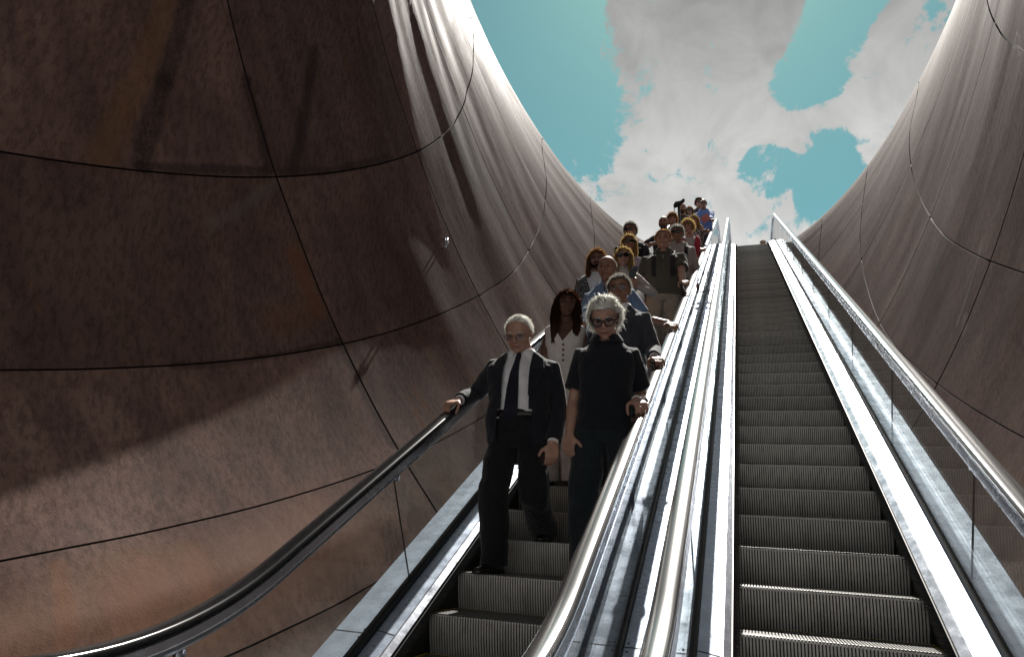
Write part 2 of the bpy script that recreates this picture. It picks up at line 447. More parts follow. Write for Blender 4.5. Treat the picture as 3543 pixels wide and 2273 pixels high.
me.vertices.add(len(vs)); me.vertices.foreach_set('co', vs.ravel())
me.loops.add(qs.size); me.loops.foreach_set('vertex_index', qs.ravel())
me.polygons.add(len(qs)); me.polygons.foreach_set('loop_start', np.arange(0, qs.size, 4)); me.polygons.foreach_set('loop_total', np.full(len(qs), 4))
me.polygons.foreach_set('use_smooth', np.ones(len(qs), bool))
me.polygons.foreach_set('material_index', frs)
uvl = me.uv_layers.new(name='panels'); uvl.data.foreach_set('uv', uvs[qs.ravel()].ravel())
uvl = me.uv_layers.new(name='surface'); uvl.data.foreach_set('uv', uv2[qs.ravel()].ravel())
me.update(); me.validate()
me.materials.append(M_CORTEN); me.materials.append(M_SEAM)
funnel = bpy.data.objects.new('steel_wall', me); C.objects.link(funnel)
tag(funnel, 'rust brown steel funnel wall of large curved plates rising around both escalators', 'wall')

# ------------------------------------------------------------------ escalators
INC = R_(30); PIT = .43789
OY, OZ = 4.3726, -.1965
UA, RA, UB, RB = -1.5, 2.83, 18.5, 2.6
LBOT, LTOP = -4.1, UB + RB * INC + 1.6
def epath(L, n=0.0):
    """point (y, z) and slope of the nose line at length L, lifted by n along its normal"""
    c, s = math.cos(INC), math.sin(INC)
    if L < UA:
        d = UA - L; a = INC - d / RA
        y0, z0 = OY + UA * c, OZ + UA * s
        if a > 0:
            y, z = y0 - RA * (s - math.sin(a)), z0 - RA * (math.cos(a) - c)
        else:
            a = 0; y, z = y0 - RA * s - (d - RA * INC), z0 - RA * (1 - c)
    elif L > UB:
        d = L - UB; a = INC - d / RB
        y0, z0 = OY + UB * c, OZ + UB * s
        if a > 0:
            y, z = y0 + RB * (s - math.sin(a)), z0 + RB * (math.cos(a) - c)
        else:
            a = 0; y, z = y0 + RB * s + (d - RB * INC), z0 + RB * (1 - c)
    else:
        a = INC; y, z = OY + L * c, OZ + L * s
    return y - n * math.sin(a), z + n * math.cos(a), a
Z_BOT = epath(LBOT)[1]; Z_TOP = epath(LTOP)[1]
LS = [LBOT] + list(np.arange(UA - RA * INC, UA + .01, RA * INC / 14)) + [UA + .3] + list(np.arange(0, UB, 1.15)) + list(np.arange(UB, UB + RB * INC + .01, RB * INC / 14)) + [LTOP]
LS = sorted(set(round(float(x), 4) for x in LS))
LS = [a for i, a in enumerate(LS) if i == 0 or a - LS[i - 1] > .02]

def sweep(mb, prof, xc, L0=LBOT, L1=LTOP, closed=True, mi=0, cap=True):
    """sweep an (s, n) outline along the escalator path"""
    Ls = [L0] + [x for x in LS if L0 + .01 < x < L1 - .01] + [L1]
    rings = []
    for L in Ls:
        ring = []
        for s_, n_ in prof:
            y, z, a = epath(L, n_); ring.append(Vector((xc + s_, y, z)))
        rings.append(ring)
    mb.rings(rings, cap, mi)

def mat_steel(name, col, rough, metal=1.0, namp=.1):
    mt, nt, b = new_mat(name)
    b.inputs['Metallic'].default_value = metal
    f = tnoise(nt, 3, 6, .6)
    sm = tnoise(nt, 40, 3, .6)
    c = ramp(nt, f, [(.3, tuple(x * (1 - namp) for x in col)), (.7, col)])
    c = mixc(nt, mrange(nt, sm, .62, .82, 0, .15), c, tuple(x * .6 for x in col))
    scr = tnoise(nt, 1, 3, .6, stretch=(160, 5, 5), dist=.3)
    c = mixc(nt, mrange(nt, scr, .60, .72, 0, .35), c, tuple(min(1, x * 1.35) for x in col))
    grime = tnoise(nt, 2.3, 7, .72)
    c = mixc(nt, mrange(nt, grime, .56, .70, 0, .35), c, tuple(x * .5 for x in col))
    nt.links.new(c, b.inputs['Base Color'])
    nt.links.new(mrange(nt, tnoise(nt, 9, 6, .7), .3, .7, rough * .75, rough * 1.45), b.inputs['Roughness'])
    bump(nt, b, tnoise(nt, 1.5, 2, .5), .012, .01)
    return mt
M_DECK = mat_steel('deck_steel', (.46, .54, .66), .26, .55)
M_TRIM = mat_steel('trim_steel', (.58, .62, .70), .22, .85)
M_SKIRT = simple_mat('skirt_black', (.02, .02, .021), .45, .3, 20, .3)
M_GAP = simple_mat('gasket_black', (.008, .008, .009), .55)
M_RUBBER = simple_mat('handrail_rubber', (.012, .012, .013), .22, 0, 30, .3, spec=1.0)
_b = M_RUBBER.node_tree.nodes['Principled BSDF']; _b.inputs['Coat Weight'].default_value = 1.0; _b.inputs['Coat Roughness'].default_value = .12; _b.inputs['Coat IOR'].default_value = 1.7
M_RUBBER_BLACK = simple_mat('handrail_rubber_black', (.010, .010, .011), .2, 0, 30, .3, spec=.45)
M_BRUSH = simple_mat('brush_nylon', (.035, .035, .037), .4, spec=1.0)
M_YEL = simple_mat('step_yellow', (.62, .42, .02), .5, 0, 40, .25)
M_FLOOR = simple_mat('floor_stone', (.12, .115, .11), .6, 0, 3, .3, 60, .1)

def mat_step(name, col, rough, metal):
    mt, nt, b = new_mat(name)
    f = tnoise(nt, 2.2, 6, .65); g = tnoise(nt, 60, 3, .6, stretch=(1, .2, .2))
    c = ramp(nt, f, [(.3, tuple(x * .75 for x in col)), (.7, tuple(x * 1.15 for x in col))])
    c = mixc(nt, mrange(nt, g, .55, .8, 0, .5), c, tuple(x * 1.5 for x in col))
    w_ = tnoise(nt, 9, 6, .75, stretch=(1, .5, .35)); oi = nnode(nt, 'ShaderNodeObjectInfo')
    c = mixc(nt, mrange(nt, w_, .52, .68, 0, .55), c, tuple(x * .45 for x in col))
    hs = nnode(nt, 'ShaderNodeHueSaturation'); nt.links.new(c, hs.inputs['Color']); nt.links.new(mrange(nt, oi.outputs['Random'], 0, 1, .8, 1.15), hs.inputs['Value']); c = hs.outputs[0]
    nt.links.new(c, b.inputs['Base Color'])
    b.inputs['Roughness'].default_value = rough; b.inputs['Metallic'].default_value = metal
    return mt
M_RISER = mat_step('step_riser', (.56, .555, .53), .5, .3)
M_TREAD = mat_step('step_tread', (.24, .24, .235), .36, .6)
M_TIP = simple_mat('step_tip', (.55, .55, .53), .45, .3, 40, .2)

def mat_glass():
    mt = bpy.data.materials.new('balustrade_glass'); mt.use_nodes = True
    nt = mt.node_tree; nt.nodes.clear()
    fr = nnode(nt, 'ShaderNodeFresnel'); geo = nnode(nt, 'ShaderNodeNewGeometry'); io = nmath(nt, 'MULTIPLY', geo.outputs['Backfacing'], -.8333); io = nmath(nt, 'ADD', io, 1.5)
    nt.links.new(io, fr.inputs['IOR'])
    tr = nnode(nt, 'ShaderNodeBsdfTransparent'); tr.inputs['Color'].default_value = (.96, .985, .975, 1)
    gl = nnode(nt, 'ShaderNodeBsdfGlossy'); gl.inputs['Roughness'].default_value = .02
    df = nnode(nt, 'ShaderNodeBsdfDiffuse'); df.inputs['Color'].default_value = (.5, .5, .46, 1)
    m1 = nnode(nt, 'ShaderNodeMixShader'); nt.links.new(fr.outputs[0], m1.inputs[0]); nt.links.new(tr.outputs[0], m1.inputs[1]); nt.links.new(gl.outputs[0], m1.inputs[2])
    d = tnoise(nt, 1.2, 6, .7, stretch=(1, 3, .6)); d = mrange(nt, d, .5, .8, .01, .06)
    m2 = nnode(nt, 'ShaderNodeMixShader'); nt.links.new(d, m2.inputs[0]); nt.links.new(m1.outputs[0], m2.inputs[1]); nt.links.new(df.outputs[0], m2.inputs[2])
    o = nnode(nt, 'ShaderNodeOutputMaterial'); nt.links.new(m2.outputs[0], o.inputs[0])
    return mt
M_GLASS = mat_glass()

def make_step_mesh():
    """ribbed riser and grooved tread, nose at the origin"""
    mb = MB(); W2, T = .497, 60
    pw = 2 * W2 / T; RD = .379; RH = .235
    rz = [-.0065, -.016, -.05, -.10, -.16, -RH]
    ry = lambda z: .055 * (max(0, -z - .0065) / RH) ** 1.6
    for i in range(T):
        x0 = -W2 + i * pw; xa, xb, x1 = x0, x0 + pw * .58, x0 + pw
        edge = i == 0 or i == T - 1
        # riser: land then recessed groove
        lv = [[(xa, ry(z), z), (xb, ry(z), z), (xb, ry(z) + .009, z), (x1, ry(z) + .009, z), (x1, ry(z), z)] for z in rz]
        v = [p for r in lv for p in r]; f = []
        for r in range(len(rz) - 1):
            for j in range(4): f.append((r * 5 + j, r * 5 + j + 1, (r + 1) * 5 + j + 1, (r + 1) * 5 + j))
        mb.add(v, f[:4], 3 if edge else 2); mb.add(v, [q for i_, q in enumerate(f[4:]) if i_ % 4 != 2], 0); mb.add(v, [q for i_, q in enumerate(f[4:]) if i_ % 4 == 2], 4)
        # tread: cleat and groove
        ty = [0, RD]
        lt = [[(xa, y, 0), (xb, y, 0), (xb, y, -.010), (x1, y, -.010), (x1, y, 0)] for y in ty]
        v = [p for r in lt for p in r]
        f = [(j, 5 + j, 5 + j + 1, j + 1) for j in range(4)]
        mb.add(v, f, 3 if edge else 1)
        mb.add([(xa, -.001, -.0065), (xb, -.001, -.0065), (xb, .017, .0005), (xa, .017, .0005)], [(0, 1, 2, 3)], 3 if edge else 2)
        mb.add( [(xb, .0005, -.010), (x1, .0005, -.010), (x1, .009, -.014), (xb, .009, -.014)], [(0, 1, 2, 3)], 0)
    # yellow line at the back of the tread
    mb.add([(-W2, RD - .03, .0025), (W2, RD - .03, .0025), (W2, RD - .012, .0025), (-W2, RD - .012, .0025)], [(0, 1, 2, 3)], 3)
    # sides and underside
    mb.add([(-W2, 0, 0), (-W2, RD, 0), (-W2, RD, -RH), (-W2, .055, -RH)], [(0, 1, 2, 3)], 4)
    mb.add([(W2, 0, 0), (W2, .055, -RH), (W2, RD, -RH), (W2, RD, 0)], [(0, 1, 2, 3)], 4)
    mb.add([(-W2, RD, -.012), (W2, RD, -.012), (W2, RD, -RH), (-W2, RD, -RH)], [(0, 1, 2, 3)], 4)
    return mb
step_mb = make_step_mesh()
step_mesh = None

def escalator(xc, phase, label, wall_side):
    global step_mesh
    root = bpy.data.objects.new('escalator', None); C.objects.link(root)
    root.location = (xc, 0, Z_BOT)
    tag(root, label, 'escalator', 'pair of escalators')
    def fin(mb, name, mat, smooth=False):
        o = mb.build(name, mat, None, smooth); o.parent = root
        o.matrix_parent_inverse = Matrix.Translation((-xc, 0, -Z_BOT)); return o
    k = -6
    while True:
        L = phase + k * PIT
        if L > UB + RB * INC + .5: break
        y, z, a = epath(L)
        if step_mesh is None:
            o = step_mb.build('step', [M_RISER, M_TREAD, M_TIP, M_YEL, M_SKIRT]); step_mesh = o.data
        else:
            o = bpy.data.objects.new('step', step_mesh); C.objects.link(o)
        o.parent = root; o.location = (0, y, z - Z_BOT)
        k += 1
    for s in (-1, 1):
        P = lambda pts: [(s * a, b) for a, b in (pts if s > 0 else pts[::-1])]
        mb = MB(); sweep(mb, P([(.503, -.30), (.515, -.30), (.515, .055), (.503, .055)]), xc); fin(mb, 'skirt_panel', M_SKIRT)
        mb = MB(); sweep(mb, P([(.500, .055), (.530, .050), (.545, .075), (.545, .082), (.535, .082), (.500, .062)]), xc); fin(mb, 'skirt_trim', M_TRIM)
        mb = MB(); sweep(mb, P([(.547, .052), (.655, .075), (.655, .092), (.547, .074)]), xc); fin(mb, 'inner_deck', M_DECK)
        # joints of the inner deck come as thin dark strips
        mb = MB(); sweep(mb, P([(.657, .06), (.700, .06), (.700, .128), (.690, .140), (.667, .140), (.657, .128)]), xc); fin(mb, 'glass_gasket', M_GAP)
        ow = .895 if s == wall_side else .826
        mb = MB(); sweep(mb, P([(.702, .06), (ow, .06), (ow, .10), (ow - .004, .106), (.702, .106)]), xc); fin(mb, 'outer_deck', M_DECK)
        for L0 in ((-.90, 2.65, 6.2, 9.8, 13.4, 16.6) if s * wall_side > 0 else (-.78, 2.65, 6.2, 9.8, 13.4, 16.6)):
            mb = MB(); sweep(mb, P([(.704, .1065), (ow - .006, .1065), (ow - .006, .1075), (.704, .1075)]), xc, L0, L0 + .006); fin(mb, 'deck_joint', M_GAP)
            mb = MB(); sweep(mb, P([(.550, .0757), (.654, .0927), (.654, .0935), (.550, .0765)]), xc, L0 + .05, L0 + .055); fin(mb, 'deck_joint', M_GAP)
            for s_, n_, dl in ((.72, .107, -.03), (.72, .107, .035)):
                mb = MB(); y, z, a = epath(L0 + dl, n_); mb.ball((xc + s * s_, y, z), (.006, .006, .004), 6); fin(mb, 'deck_screw', M_GAP, True)
        # round clips on the glass joints, just under the handrail
        # glass panes, butted with a narrow open joint
        L = LBOT + .25; j = 0
        L = -2.30 + (.0 if s < 0 else .35); cuts = [LBOT + .3]
        while L < LTOP - 1.0: cuts.append(L); L += 1.9
        cuts.append(LTOP - .35)
        for L0, L1 in zip(cuts[:-1], cuts[1:]):
            mb = MB(); sweep(mb, P([(.673, .12), (.684, .12), (.684, .845), (.673, .845)]), xc, L0 + .0014, L1 - .0014); fin(mb, 'glass_pane', M_GLASS)
        for L0 in cuts[1:-1]:
            mb = MB(); sweep(mb, P([(.6735, .125), (.6835, .125), (.6835, .845), (.6735, .845)]), xc, L0 - .0013, L0 + .0013); fin(mb, 'glass_joint', M_GAP)
            mb = MB(); y, z, a = epath(L0 + .035, .775); mb.tube([(xc + s * .668, y, z), (xc + s * .690, y, z)], .022, 14); fin(mb, 'glass_clip', M_TRIM, True)
        # handrail: chrome guide with the rubber cap over it, closed round both newel ends
        mb = MB(); sweep(mb, P([(.650, .800), (.707, .800), (.726, .818), (.728, .834), (.712, .866), (.645, .866), (.629, .834), (.631, .818)]), xc, LBOT + .3, LTOP - .35); fin(mb, 'handrail_guide', M_TRIM)
        prof = [(.6785 + dx, dn) for dx, dn in [(-.030, .864), (-.042, .868), (-.0465, .880), (-.0455, .893), (-.040, .902), (-.030, .907), (.0, .909), (.030, .907), (.040, .902), (.0455, .893), (.0465, .880), (.042, .868), (.030, .864)]]
        mb = MB(); sweep(mb, P(prof[::-1]), xc, LBOT + .3, LTOP - .35)
        for L in (LBOT + .3, LTOP - .35):
            y, z, a = epath(L, .50); d = -1 if L < 0 else 1
            pts = [(xc + s * .6785, y + d * .387 * math.sin(t), z + .387 * math.cos(t)) for t in np.linspace(0, math.pi, 14)]
            mb.tube(pts, .036, 10)
        fin(mb, 'handrail', M_RUBBER_BLACK if s == wall_side == -1 else M_RUBBER, True)
        for L in (LBOT + .3, LTOP - .35):
            y, z, a = epath(L, .50); d = -1 if L < 0 else 1
            n = 14; rim = [(y + d * .36 * math.sin(t), z + .345 * math.cos(t)) for t in np.linspace(0, math.pi, n)] + [(y, z - .38)]
            mb = MB(); mb.rings([[Vector((xc + s * .673, a_, b_)) for a_, b_ in rim], [Vector((xc + s * .684, a_, b_)) for a_, b_ in rim]]); fin(mb, 'newel_glass', M_GLASS)
        # brush: bristles on both sides pointing at the steps
        mb = MB(); sweep(mb, P([(.494, .018), (.503, .018), (.503, .040), (.494, .040)]), xc)
        v = []; f = []
        L = -2.6
        while L < UB + 1.2:
            for row in (0, 1):
                n0 = .022 + .012 * row + rng.uniform(-.003, .003)
                y, z, a = epath(L + rng.uniform(-.004, .004), n0)
                y2, z2, _ = epath(L + rng.uniform(-.012, .012), n0 - rng.uniform(.0, .018) + .012 * row)
                x1, x2 = xc + s * .498, xc + s * (.455 - rng.uniform(0, .014))
                b = len(v); w = .0030
                v += [(x1, y + w * .5, z - w * .87), (x1, y - w * .5, z + w * .87), (x2, y2, z2 + rng.uniform(-.004, .004))]; f.append((b, b + 1, b + 2))
            L += .0036
        mb.add(v, f)
        fin(mb, 'brush_strip', M_BRUSH)
        # cover of the truss below the outer deck
        mb = MB(); sweep(mb, P([(ow - .02, -.75), (ow, -.75), (ow, .058), (ow - .02, .058)]), xc); fin(mb, 'truss_cover', M_DECK)
    if wall_side < 0:      # bar across the deck between the balustrades, to stop bags sliding down
        y, z, a = epath(9.43, .15); mb = MB(); mb.tube([(xc + .64, y - .02, z - .01), (xc + .70, y, z), (xc + .80, y + .015, z + .005)], .014, 8); fin(mb, 'deck_stop', M_GAP, True)
    mb = MB(); sweep(mb, [(-.80, -.80), (.80, -.80), (.80, -.77), (-.80, -.77)][::1], xc); fin(mb, 'truss_floor', M_SKIRT)
    # comb plates where the steps run under the landings
    mb = MB(); yb = epath(-2.75)[0]; mb.box((xc, yb - .45, Z_BOT - .01), (.50, .45, .018)); fin(mb, 'comb_plate', M_TREAD)
    mb = MB(); yt = epath(UB + RB * INC + .35)[0]; mb.box((xc, yt + .55, Z_TOP - .01), (.50, .45, .018)); fin(mb, 'comb_plate', M_TREAD)
    return root
XL, XR = -1.33, .376
PHL, PHR = -.088, 0.0
esc_l = escalator(XL, PHL, 'left escalator carrying the crowd of people down between glass balustrades', -1)
esc_r = escalator(XR, PHR, 'right escalator with bare empty ribbed steps beside the right steel wall', 1)
fl = MB(); fl.box((-.4, -2.4, Z_BOT - .06), (2.6, 4.0, .05)); tag(fl.build('floor', M_FLOOR), kind='structure')
fl = MB(); yt = epath(LTOP)[0]; fl.box((-.4, yt + 2.6, Z_TOP - .06), (2.6, 3.6, .05)); tag(fl.build('pavement', M_FLOOR), kind='structure')

# ------------------------------------------------------------------ people
def mat_skin(name, col, rough=.5):
    mt, nt, b = new_mat(name)
    f = tnoise(nt, 14, 4, .6)
    lo = tuple(c * .78 for c in col); hi = tuple(min(1, c * 1.12) for c in col)
    nt.links.new(ramp(nt, f, [(.3, lo), (.7, hi)]), b.inputs['Base Color'])
    b.inputs['Roughness'].default_value = rough
    b.inputs['Subsurface Weight'].default_value = .25
    b.inputs['Subsurface Radius'].default_value = (.03, .008, .004)
    b.inputs['Subsurface Scale'].default_value = .5
    bump(nt, b, tnoise(nt, 90, 3), .15, .003)
    return mt
def mat_cloth(name, col, wr=.5, rough=.85, fine=220, pattern=None):
    mt, nt, b = new_mat(name)
    b.inputs['Roughness'].default_value = rough
    b.inputs['Sheen Weight'].default_value = .15
    b.inputs['Specular IOR Level'].default_value = .25
    f = tnoise(nt, 8, 5, .65)
    c = ramp(nt, f, [(.3, tuple(x * .8 for x in col)), (.7, tuple(min(1, x * 1.15) for x in col))])
    if pattern == 'dots':
        v = nnode(nt, 'ShaderNodeTexVoronoi'); v.inputs['Scale'].default_value = 75; v.inputs['Randomness'].default_value = 0.1
        t = nnode(nt, 'ShaderNodeTexCoord'); nt.links.new(t.outputs['Object'], v.inputs['Vector'])
        c = mixc(nt, mrange(nt, v.outputs['Distance'], .22, .3, 1, 0), c, (.035, .042, .085))
    if pattern == 'paisley':
        v = nnode(nt, 'ShaderNodeTexVoronoi'); v.inputs['Scale'].default_value = 9
        t = nnode(nt, 'ShaderNodeTexCoord'); nt.links.new(t.outputs['Object'], v.inputs['Vector'])
        w = nmath(nt, 'FRACT', nmath(nt, 'MULTIPLY', v.outputs['Distance'], 4.5), 0)
        c = mixc(nt, mrange(nt, w, .35, .5), c, (.16, .20, .22)); c = mixc(nt, mrange(nt, w, .8, .9), c, (.20, .13, .08))
    if pattern == 'print':
        c = mixc(nt, mrange(nt, tnoise(nt, 26, 2), .48, .54), c, (.45, .42, .40))
    nt.links.new(c, b.inputs['Base Color'])
    n1 = bump(nt, b, tnoise(nt, 13, 3, .5, stretch=(1, 1, .55), dist=.8), wr, .03)
    bump(nt, b, tnoise(nt, fine, 2), .12, .002, prev=n1)
    return mt
def mat_hair(name, col, glow, tl=.0):
    return [mat_hair1(name, col, glow, .06), mat_hair1(name + '_strand', col, glow, .07 if max(col) < .03 else .40)]
def mat_hair1(name, col, glow, tl):
    mt = bpy.data.materials.new(name); mt.use_nodes = True; nt = mt.node_tree; nt.nodes.clear()
    o = nnode(nt, 'ShaderNodeOutputMaterial')
    d = nnode(nt, 'ShaderNodeBsdfDiffuse'); g = nnode(nt, 'ShaderNodeBsdfGlossy'); t = nnode(nt, 'ShaderNodeBsdfTranslucent')
    f = tnoise(nt, 25, 3, .6)
    c = ramp(nt, f, [(.3, tuple(x * .6 for x in col)), (.7, tuple(min(1, x * 1.25) for x in col))])
    nt.links.new(c, d.inputs['Color']); t.inputs['Color'].default_value = (*glow, 1)
    g.inputs['Roughness'].default_value = .38; g.inputs['Color'].default_value = (*[min(1, x * .7 + .05) for x in glow], 1)
    m1 = nnode(nt, 'ShaderNodeMixShader'); m1.inputs[0].default_value = tl; nt.links.new(d.outputs[0], m1.inputs[1]); nt.links.new(t.outputs[0], m1.inputs[2])
    m2 = nnode(nt, 'ShaderNodeMixShader'); m2.inputs[0].default_value = .14; nt.links.new(m1.outputs[0], m2.inputs[1]); nt.links.new(g.outputs[0], m2.inputs[2])
    nt.links.new(m2.outputs[0], o.inputs[0])
    return mt
SK = {'fair': mat_skin('skin_fair', (.46, .27, .20)), 'tan': mat_skin('skin_tan', (.33, .18, .12)), 'dark': mat_skin('skin_brown', (.15, .075, .05))}
HR = {'white': mat_hair('hair_white', (.74, .74, .70), (.85, .85, .78)), 'black': mat_hair('hair_black', (.010, .0075, .0065), (.22, .07, .02)),
      'brown': mat_hair('hair_brown', (.06, .035, .02), (.38, .20, .08)), 'blond': mat_hair('hair_blond', (.24, .16, .075), (.72, .52, .22)),
      'grey': mat_hair('hair_grey', (.16, .155, .15), (.6, .6, .56)), 'darkgrey': mat_hair('hair_dark_grey', (.05, .048, .045), (.5, .48, .42))}
CL = {}
def cl(name, col, **k):
    if name not in CL: CL[name] = mat_cloth('cloth_' + name, col, **k)
    return CL[name]
M_EYE = simple_mat('eye_dark', (.03, .02, .015), .15)
M_LIP = simple_mat('lip', (.20, .075, .06), .45)
M_LENS_DARK = simple_mat('lens_dark', (.006, .006, .007), .06, spec=.8)
M_FRAME_DARK = simple_mat('frame_dark', (.012, .012, .014), .3)
M_FRAME_WIRE = simple_mat('frame_wire', (.22, .21, .2), .35, 1)
M_LENS = bpy.data.materials.new('lens_clear'); M_LENS.use_nodes = True
_nt = M_LENS.node_tree; _nt.nodes.clear()
_a = nnode(_nt, 'ShaderNodeBsdfTransparent'); _b = nnode(_nt, 'ShaderNodeBsdfGlossy'); _b.inputs['Roughness'].default_value = .05
_m = nnode(_nt, 'ShaderNodeMixShader'); _m.inputs[0].default_value = .035; _a.inputs['Color'].default_value = (.85, .85, .88, 1)
_o = nnode(_nt, 'ShaderNodeOutputMaterial'); _nt.links.new(_a.outputs[0], _m.inputs[1]); _nt.links.new(_b.outputs[0], _m.inputs[2]); _nt.links.new(_m.outputs[0], _o.inputs[0])
M_SHOE = simple_mat('shoe_leather', (.012, .011, .011), .22, spec=.6)
M_SHOE_TAN = simple_mat('shoe_tan', (.20, .12, .07), .5)
M_METAL = simple_mat('watch_metal', (.6, .6, .58), .25, 1)
M_BUTTON = simple_mat('button_brown', (.10, .06, .03), .4)
M_PAPER_PINK = simple_mat('paper_pink', (.52, .20, .20), .7, 0, 12, .3)
M_PAPER_WHITE = simple_mat('paper_white', (.72, .72, .74), .7)
M_PHONE = simple_mat('phone_black', (.012, .012, .014), .12, spec=.7)
M_POLE = simple_mat('pole_black', (.018, .02, .026), .4, .3)
M_FUR = simple_mat('windshield_foam', (.02, .022, .028), .95, 0, 60, .4, 120, .6, .01)

def fuse(name, mb, mat, parent, vox, smooth=4, wrinkle=0., wscale=9., seed=0, keep=None):
    """melt overlapping closed shapes into one continuous surface"""
    me = bpy.data.meshes.new('tmp'); me.from_pydata(mb.v, [], mb.f); me.update()
    o = bpy.data.objects.new('tmp', me); C.objects.link(o)
    r = o.modifiers.new('r', 'REMESH'); r.mode = 'VOXEL'; r.voxel_size = vox
    s = o.modifiers.new('s', 'SMOOTH'); s.iterations = smooth; s.factor = .5
    dg = bpy.context.evaluated_depsgraph_get()
    out = bpy.data.meshes.new_from_object(o.evaluated_get(dg))
    bpy.data.objects.remove(o); bpy.data.meshes.remove(me)
    n = len(out.vertices); co = np.empty(n * 3); out.vertices.foreach_get('co', co); co = co.reshape(-1, 3)
    if wrinkle:
        nr = np.empty(n * 3); out.vertices.foreach_get('normal', nr); nr = nr.reshape(-1, 3)
        x, y, z = (co * wscale).T
        d = (vnoise(x * .8 + y * .6, z * 1.0 + .7 * x, seed + 1) - .5) + .6 * np.abs(vnoise(x * 1.7 - y, z * 1.5 - x * .9 + 3, seed + 2) - .5) + .35 * (vnoise(x * 3.1 + y * 2, z * 2.6, seed + 3) - .5)
        co = co + nr * (d * wrinkle)[:, None]; out.vertices.foreach_set('co', co.ravel())
    if keep is not None:
        bm = bmesh.new(); bm.from_mesh(out)
        kill = [f for f in bm.faces if not keep(f.calc_center_median())]
        bmesh.ops.delete(bm, geom=kill, context='FACES'); bm.to_mesh(out); bm.free()
    out.materials.clear(); out.materials.append(mat)
    out.polygons.foreach_set('use_smooth', [True] * len(out.polygons)); out.update()
    ob = bpy.data.objects.new(name, out); out.name = name; C.objects.link(ob)
    if parent: ob.parent = parent
    return ob

TORSO_M = [(.45, .080, .062, .0), (.49, .096, .070, .0), (.53, .097, .068, 0), (.57, .093, .064, .002), (.61, .090, .064, .004), (.66, .092, .066, .004), (.71, .100, .070, .003), (.75, .107, .068, 0), (.775, .106, .062, -.004), (.80, .088, .052, -.006), (.82, .062, .043, -.006), (.835, .046, .039, -.004), (.85, .038, .037, -.002)]
TORSO_F = [(.45, .082, .064, .0), (.49, .098, .072, -.002), (.53, .096, .068, -.002), (.57, .084, .058, 0), (.61, .072, .052, .002), (.66, .076, .056, .006), (.71, .086, .070, .012), (.75, .090, .062, .006), (.785, .094, .050, -.004), (.81, .080, .042, -.006), (.83, .048, .034, -.006), (.85, .030, .030, -.002)]
TREADS = {}
def solve(a, b, l1, l2, pole):
    d = (b - a); L = min(d.length, (l1 + l2) * .999); dn = d.normalized()
    p = (pole - dn * pole.dot(dn)).normalized()
    x = (l1 * l1 - l2 * l2 + L * L) / (2 * L); h = math.sqrt(max(l1 * l1 - x * x, 0))
    return a + dn * x + p * h, a + dn * L

def make_hand(mb, w, d, nrm, H, thumb, curl, r=.0052, spread=.03):
    """palm, four jointed fingers and a thumb; d = direction of the hand, nrm = out of the back of the hand, thumb = sideways axis"""
    d = d.normalized(); nrm = (nrm - d * nrm.dot(d)).normalized(); t = d.cross(nrm); t = t if t.dot(thumb) > 0 else -t
    K = w + d * .054 * H
    for i in range(5):   # palm
        f = i / 4
        off = (f - .5) * .038 * H
        mb.tube([w + t * off * .55 - d * .004 * H, w + d * .03 * H + t * off * .95, K + t * off], [.0085 * H, .0092 * H, .0075 * H], 8)
    Ls = [.043, .049, .046, .036]
    for i in range(4):
        f = i / 3
        base = K + t * (.5 - f) * .038 * H - d * abs(f - .4) * .006 * H
        dd = (d + t * (.45 - f) * spread * 2).normalized(); nn = nrm.copy(); p = base; pts = [base - dd * .01 * H]; L = Ls[i] * H
        a = curl * (.75 + .12 * i)
        for seg, fr in enumerate((.45, .32, .23)):
            ax = dd.cross(nn).normalized(); R = Matrix.Rotation(-a * (1.0 if seg else .7), 3, ax)
            dd = R @ dd; nn = R @ nn; pts.append(p.copy()); p = p + dd * L * fr
        pts.append(p)
        mb.tube(pts, [r * H * 1.05, r * H * 1.05, r * H * 1.0, r * H * .92, r * H * .75], 8)
        mb.ball(p, r * H * .78, 5)
    tb = w + d * .016 * H + t * .018 * H
    p1 = tb + (d * .55 + t * .75 - nrm * .25).normalized() * .026 * H; p2 = p1 + (d * .85 + t * .25 - nrm * .45 * (1 + curl)).normalized() * .022 * H
    p3 = p2 + (d * .9 - nrm * .5 * (1 + curl)).normalized() * .017 * H
    mb.tube([tb - t * .006 * H, tb, p1, p2, p3], [.0075 * H, .009 * H, .0072 * H, .0062 * H, .0048 * H], 8)
    mb.ball(p3, .005 * H, 5)

